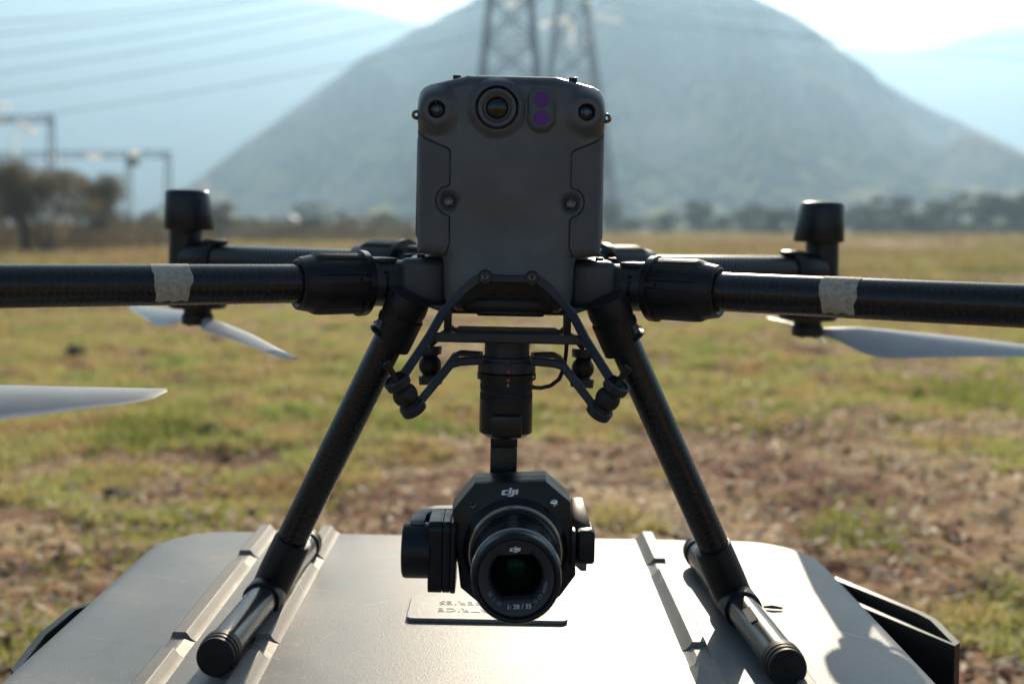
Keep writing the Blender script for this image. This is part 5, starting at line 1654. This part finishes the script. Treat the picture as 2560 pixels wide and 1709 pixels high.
# ================================================================== PYLONS, GANTRIES, POWER LINES
def insulator(a, b_, r=0.19, n=10):
    a, b_ = Vector(a), Vector(b_)
    L = (b_ - a).length
    pr = []
    ax = (b_ - a).normalized()
    mb = MB().cyl(a, b_, 0.10 * r, seg=8)
    for k in range(n):          # thin glass skirts strung on the rod
        t = L * (k + 0.2) / n
        mb.lathe([(t, 0.12 * r), (t + 0.25 * L / n, 0.70 * r), (t + 0.75 * L / n, r)], a, ax, 16, cap=False)
    return mb
def beam(mb, a, b_, r): mb.tube([a, b_], r, 4)
def pylon(cx_, Y, width_at, ztop, label, ins):
    """lattice tower: four legs, horizontal rings and X bracing; width_at(z)"""
    th = Thing('pylon', (cx_, Y, 0), label, 'pylon', Matrix.Identity(4), 'lattice pylons behind the drone')
    legs = []
    for sx in S_:
        for sy in S_:
            mb = MB()
            for z in np.linspace(0, ztop - 6, 9)[:-1]:
                z2 = z + (ztop - 6) / 8
                w1, w2 = width_at(z) / 2, width_at(z2) / 2
                beam(mb, (cx_ + sx * w1, Y + sy * w1, z), (cx_ + sx * w2, Y + sy * w2, z2), 0.38)
                # lacing beside the leg
                for q in (0.82,):
                    beam(mb, (cx_ + sx * w1 * q, Y + sy * w1, z), (cx_ + sx * w2, Y + sy * w2, z2), 0.13)
                    beam(mb, (cx_ + sx * w1, Y + sy * w1 * q, z), (cx_ + sx * w2, Y + sy * w2, z2), 0.13)
                    beam(mb, (cx_ + sx * w1, Y + sy * w1, z), (cx_ + sx * w2 * q, Y + sy * w2, z2), 0.13)
            th.part('leg', mb, M['galv'], smooth=False)
    br = MB()
    zz = np.linspace(3, ztop - 6, 8)
    for z, z2 in zip(zz[:-1], zz[1:]):
        w1, w2 = width_at(z) / 2, width_at(z2) / 2
        for sy in S_:
            beam(br, (cx_ - w1, Y + sy * w1, z), (cx_ + w2, Y + sy * w2, z2), 0.16)
            beam(br, (cx_ + w1, Y + sy * w1, z), (cx_ - w2, Y + sy * w2, z2), 0.16)
            beam(br, (cx_ - w2, Y + sy * w2, z2), (cx_ + w2, Y + sy * w2, z2), 0.13)
            beam(br, (cx_ + sy * w1, Y - w1, z), (cx_ + sy * w2, Y + w2, z2), 0.16)
            beam(br, (cx_ + sy * w1, Y + w1, z), (cx_ + sy * w2, Y - w2, z2), 0.16)
    th.part('bracing', br, M['galv'], smooth=False)
    for z in (ztop - 10, ztop - 4):
        ar = MB()
        for sy in (-1, 1):
            beam(ar, (cx_ - 9, Y, z), (cx_, Y + sy * 1.6, z + 1.4), 0.16); beam(ar, (cx_ + 9, Y, z), (cx_, Y + sy * 1.6, z + 1.4), 0.16)
            beam(ar, (cx_ - 9, Y, z), (cx_, Y + sy * 1.6, z - 0.4), 0.16); beam(ar, (cx_ + 9, Y, z), (cx_, Y + sy * 1.6, z - 0.4), 0.16)
        th.part('cross_arm', ar, M['galv'], smooth=False)
    for a, b_ in ins:
        th.part('insulator', insulator(a, b_, 0.62), M['insul'])
    return th
def SW(px, py, Y):
    return Vector(((px - CX) * Y / FPX, Y, CAM_Z + (HY - py) * Y / FPX))
Y1 = 180.0
pylon(SW(1275, 0, Y1).x, Y1, lambda z: max(1.6, 8.6 - (z - 23.8) * 0.22), 54, 'left grey lattice pylon rising behind the drone', [(SW(1262, 12, Y1 - 2), SW(1300, 6, Y1 - 2)), (SW(1330, 8, Y1 - 2), SW(1350, -6, Y1 - 2))])
Y2 = 215.0
pylon(SW(1430, 0, Y2).x, Y2, lambda z: max(1.6, 8.4 - (z - 28.0) * 0.27), 62, 'right grey lattice pylon with white insulators behind the drone',
      [(SW(1349, 66, Y2 - 3), SW(1388, 52, Y2 - 3)), (SW(1394, 58, Y2 - 3), SW(1420, 46, Y2 - 3)), (SW(1428, 52, Y2 - 3), SW(1428, 114, Y2 - 3)), (SW(1471, 50, Y2 - 3), SW(1471, 106, Y2 - 3)), (SW(1480, 40, Y2 - 3), SW(1552, 52, Y2 - 3)), (SW(1430, -6, Y2 - 3), SW(1490, 2, Y2 - 3))])

def gantry(posts, bx0, bx1, ybeam, Y, label, ins, sw=None):
    b0, b1 = SW(bx0, ybeam + 3, Y), SW(bx1, ybeam, Y)
    th = Thing('gantry', (b1.x, Y, 0), label, 'gantry', Matrix.Identity(4), 'substation gantries at the left')
    mb = MB()
    for dz in (-0.35, 0.35):
        beam(mb, b0 + Vector((0, 0, dz)), b1 + Vector((0, 0, dz)), 0.12)
    n = 14
    for k in range(n):
        pa = b0.lerp(b1, k / n); pb = b0.lerp(b1, (k + 1) / n)
        beam(mb, pa + Vector((0, 0, -0.35)), pb + Vector((0, 0, 0.35)), 0.06)
    th.part('beam', mb, M['galv'], smooth=False)
    for px in posts:
        q = SW(px, ybeam, Y)
        pm = MB()
        for sx in S_:
            beam(pm, (q.x + sx * 0.45, Y, 0), (q.x + sx * 0.30, Y, q.z + 0.3), 0.13)
        for k in range(9):
            za, zb__ = q.z * k / 9, q.z * (k + 1) / 9
            beam(pm, (q.x - 0.4, Y, za), (q.x + 0.4, Y, zb__), 0.05)
        th.part('post', pm, M['galv'], smooth=False)
    for a, b_, r in ins:
        th.part('insulator', insulator(a, b_, r, 8), M['insul'])
    if sw:
        q = SW(*sw, Y)
        th.part('switch_box', MB().box((q.x - 0.7, Y - 0.5, q.z - 0.5), (q.x + 0.7, Y + 0.5, q.z + 0.5), 0.1), M['wire'])
    return th
gantry((-60, 128), -180, 132, 298, 140.0, 'taller grey steel gantry of the substation at the left edge', [(SW(-6, 305, 138), SW(14, 305, 138), 0.35), (SW(42, 305, 138), SW(84, 330, 138), 0.42), (SW(36, 330, 138), SW(38, 392, 138), 0.30), (SW(-4, 262, 138), SW(24, 268, 138), 0.3)])
gantry((322, 420), -160, 424, 386, 165.0, 'lower long grey gantry behind the big left shrub', [(SW(218, 390, 163), SW(248, 390, 163), 0.42), (SW(322, 384, 163), SW(348, 384, 163), 0.42), (SW(122, 394, 163), SW(146, 394, 163), 0.40)], sw=(334, 406))
def wire(a, b_, sag, r, label):
    a, b_ = Vector(a), Vector(b_)
    pts = []
    for k in range(25):
        t = k / 24
        q = a.lerp(b_, t); q.z -= 4 * sag * t * (1 - t); pts.append(q)
    c = a.copy(); c.z = min(a.z, b_.z)
    me = MB().tube(pts, r, 5).mesh('power_line', (0, 0, 0))
    me.materials.append(M['wire'])
    o = link(bpy.data.objects.new('power_line', me))
    props(o, label, 'power line', 'overhead power lines')
ws = ['lowest power line but one, ending at the pylon above the far left mountain', 'third power line from the bottom across the far left mountain', 'fourth power line from the bottom across the far left mountain', 'topmost power line near the upper left corner of the sky', 'lowest power line sloping across the far left mountain', 'second power line from the bottom across the far left mountain']
for lab, (xa, ya_, xb_, yb_) in zip(ws, ((-260, 215, 1225, -60), (-260, 165, 1250, -90), (-260, 110, 1200, -110), (-260, 70, 1150, -95), (-260, 330, 1300, 60), (-260, 268, 1280, -10))):
    wire(SW(xa, ya_, 120), SW(xb_, yb_, 178), 1.5, 0.055, lab)
ws = ['middle power line running right across the middle mountain', 'upper power line running right across the mountain top', 'lower power line running right across the middle mountain']
for lab, (xa, ya_, xb_, yb_) in zip(ws, ((1552, 50, 2900, 95), (1500, 0, 2900, 30), (1560, 20, 2900, 160))):
    wire(SW(xa, ya_, 212), SW(xb_, yb_, 190), 2.0, 0.07, lab)
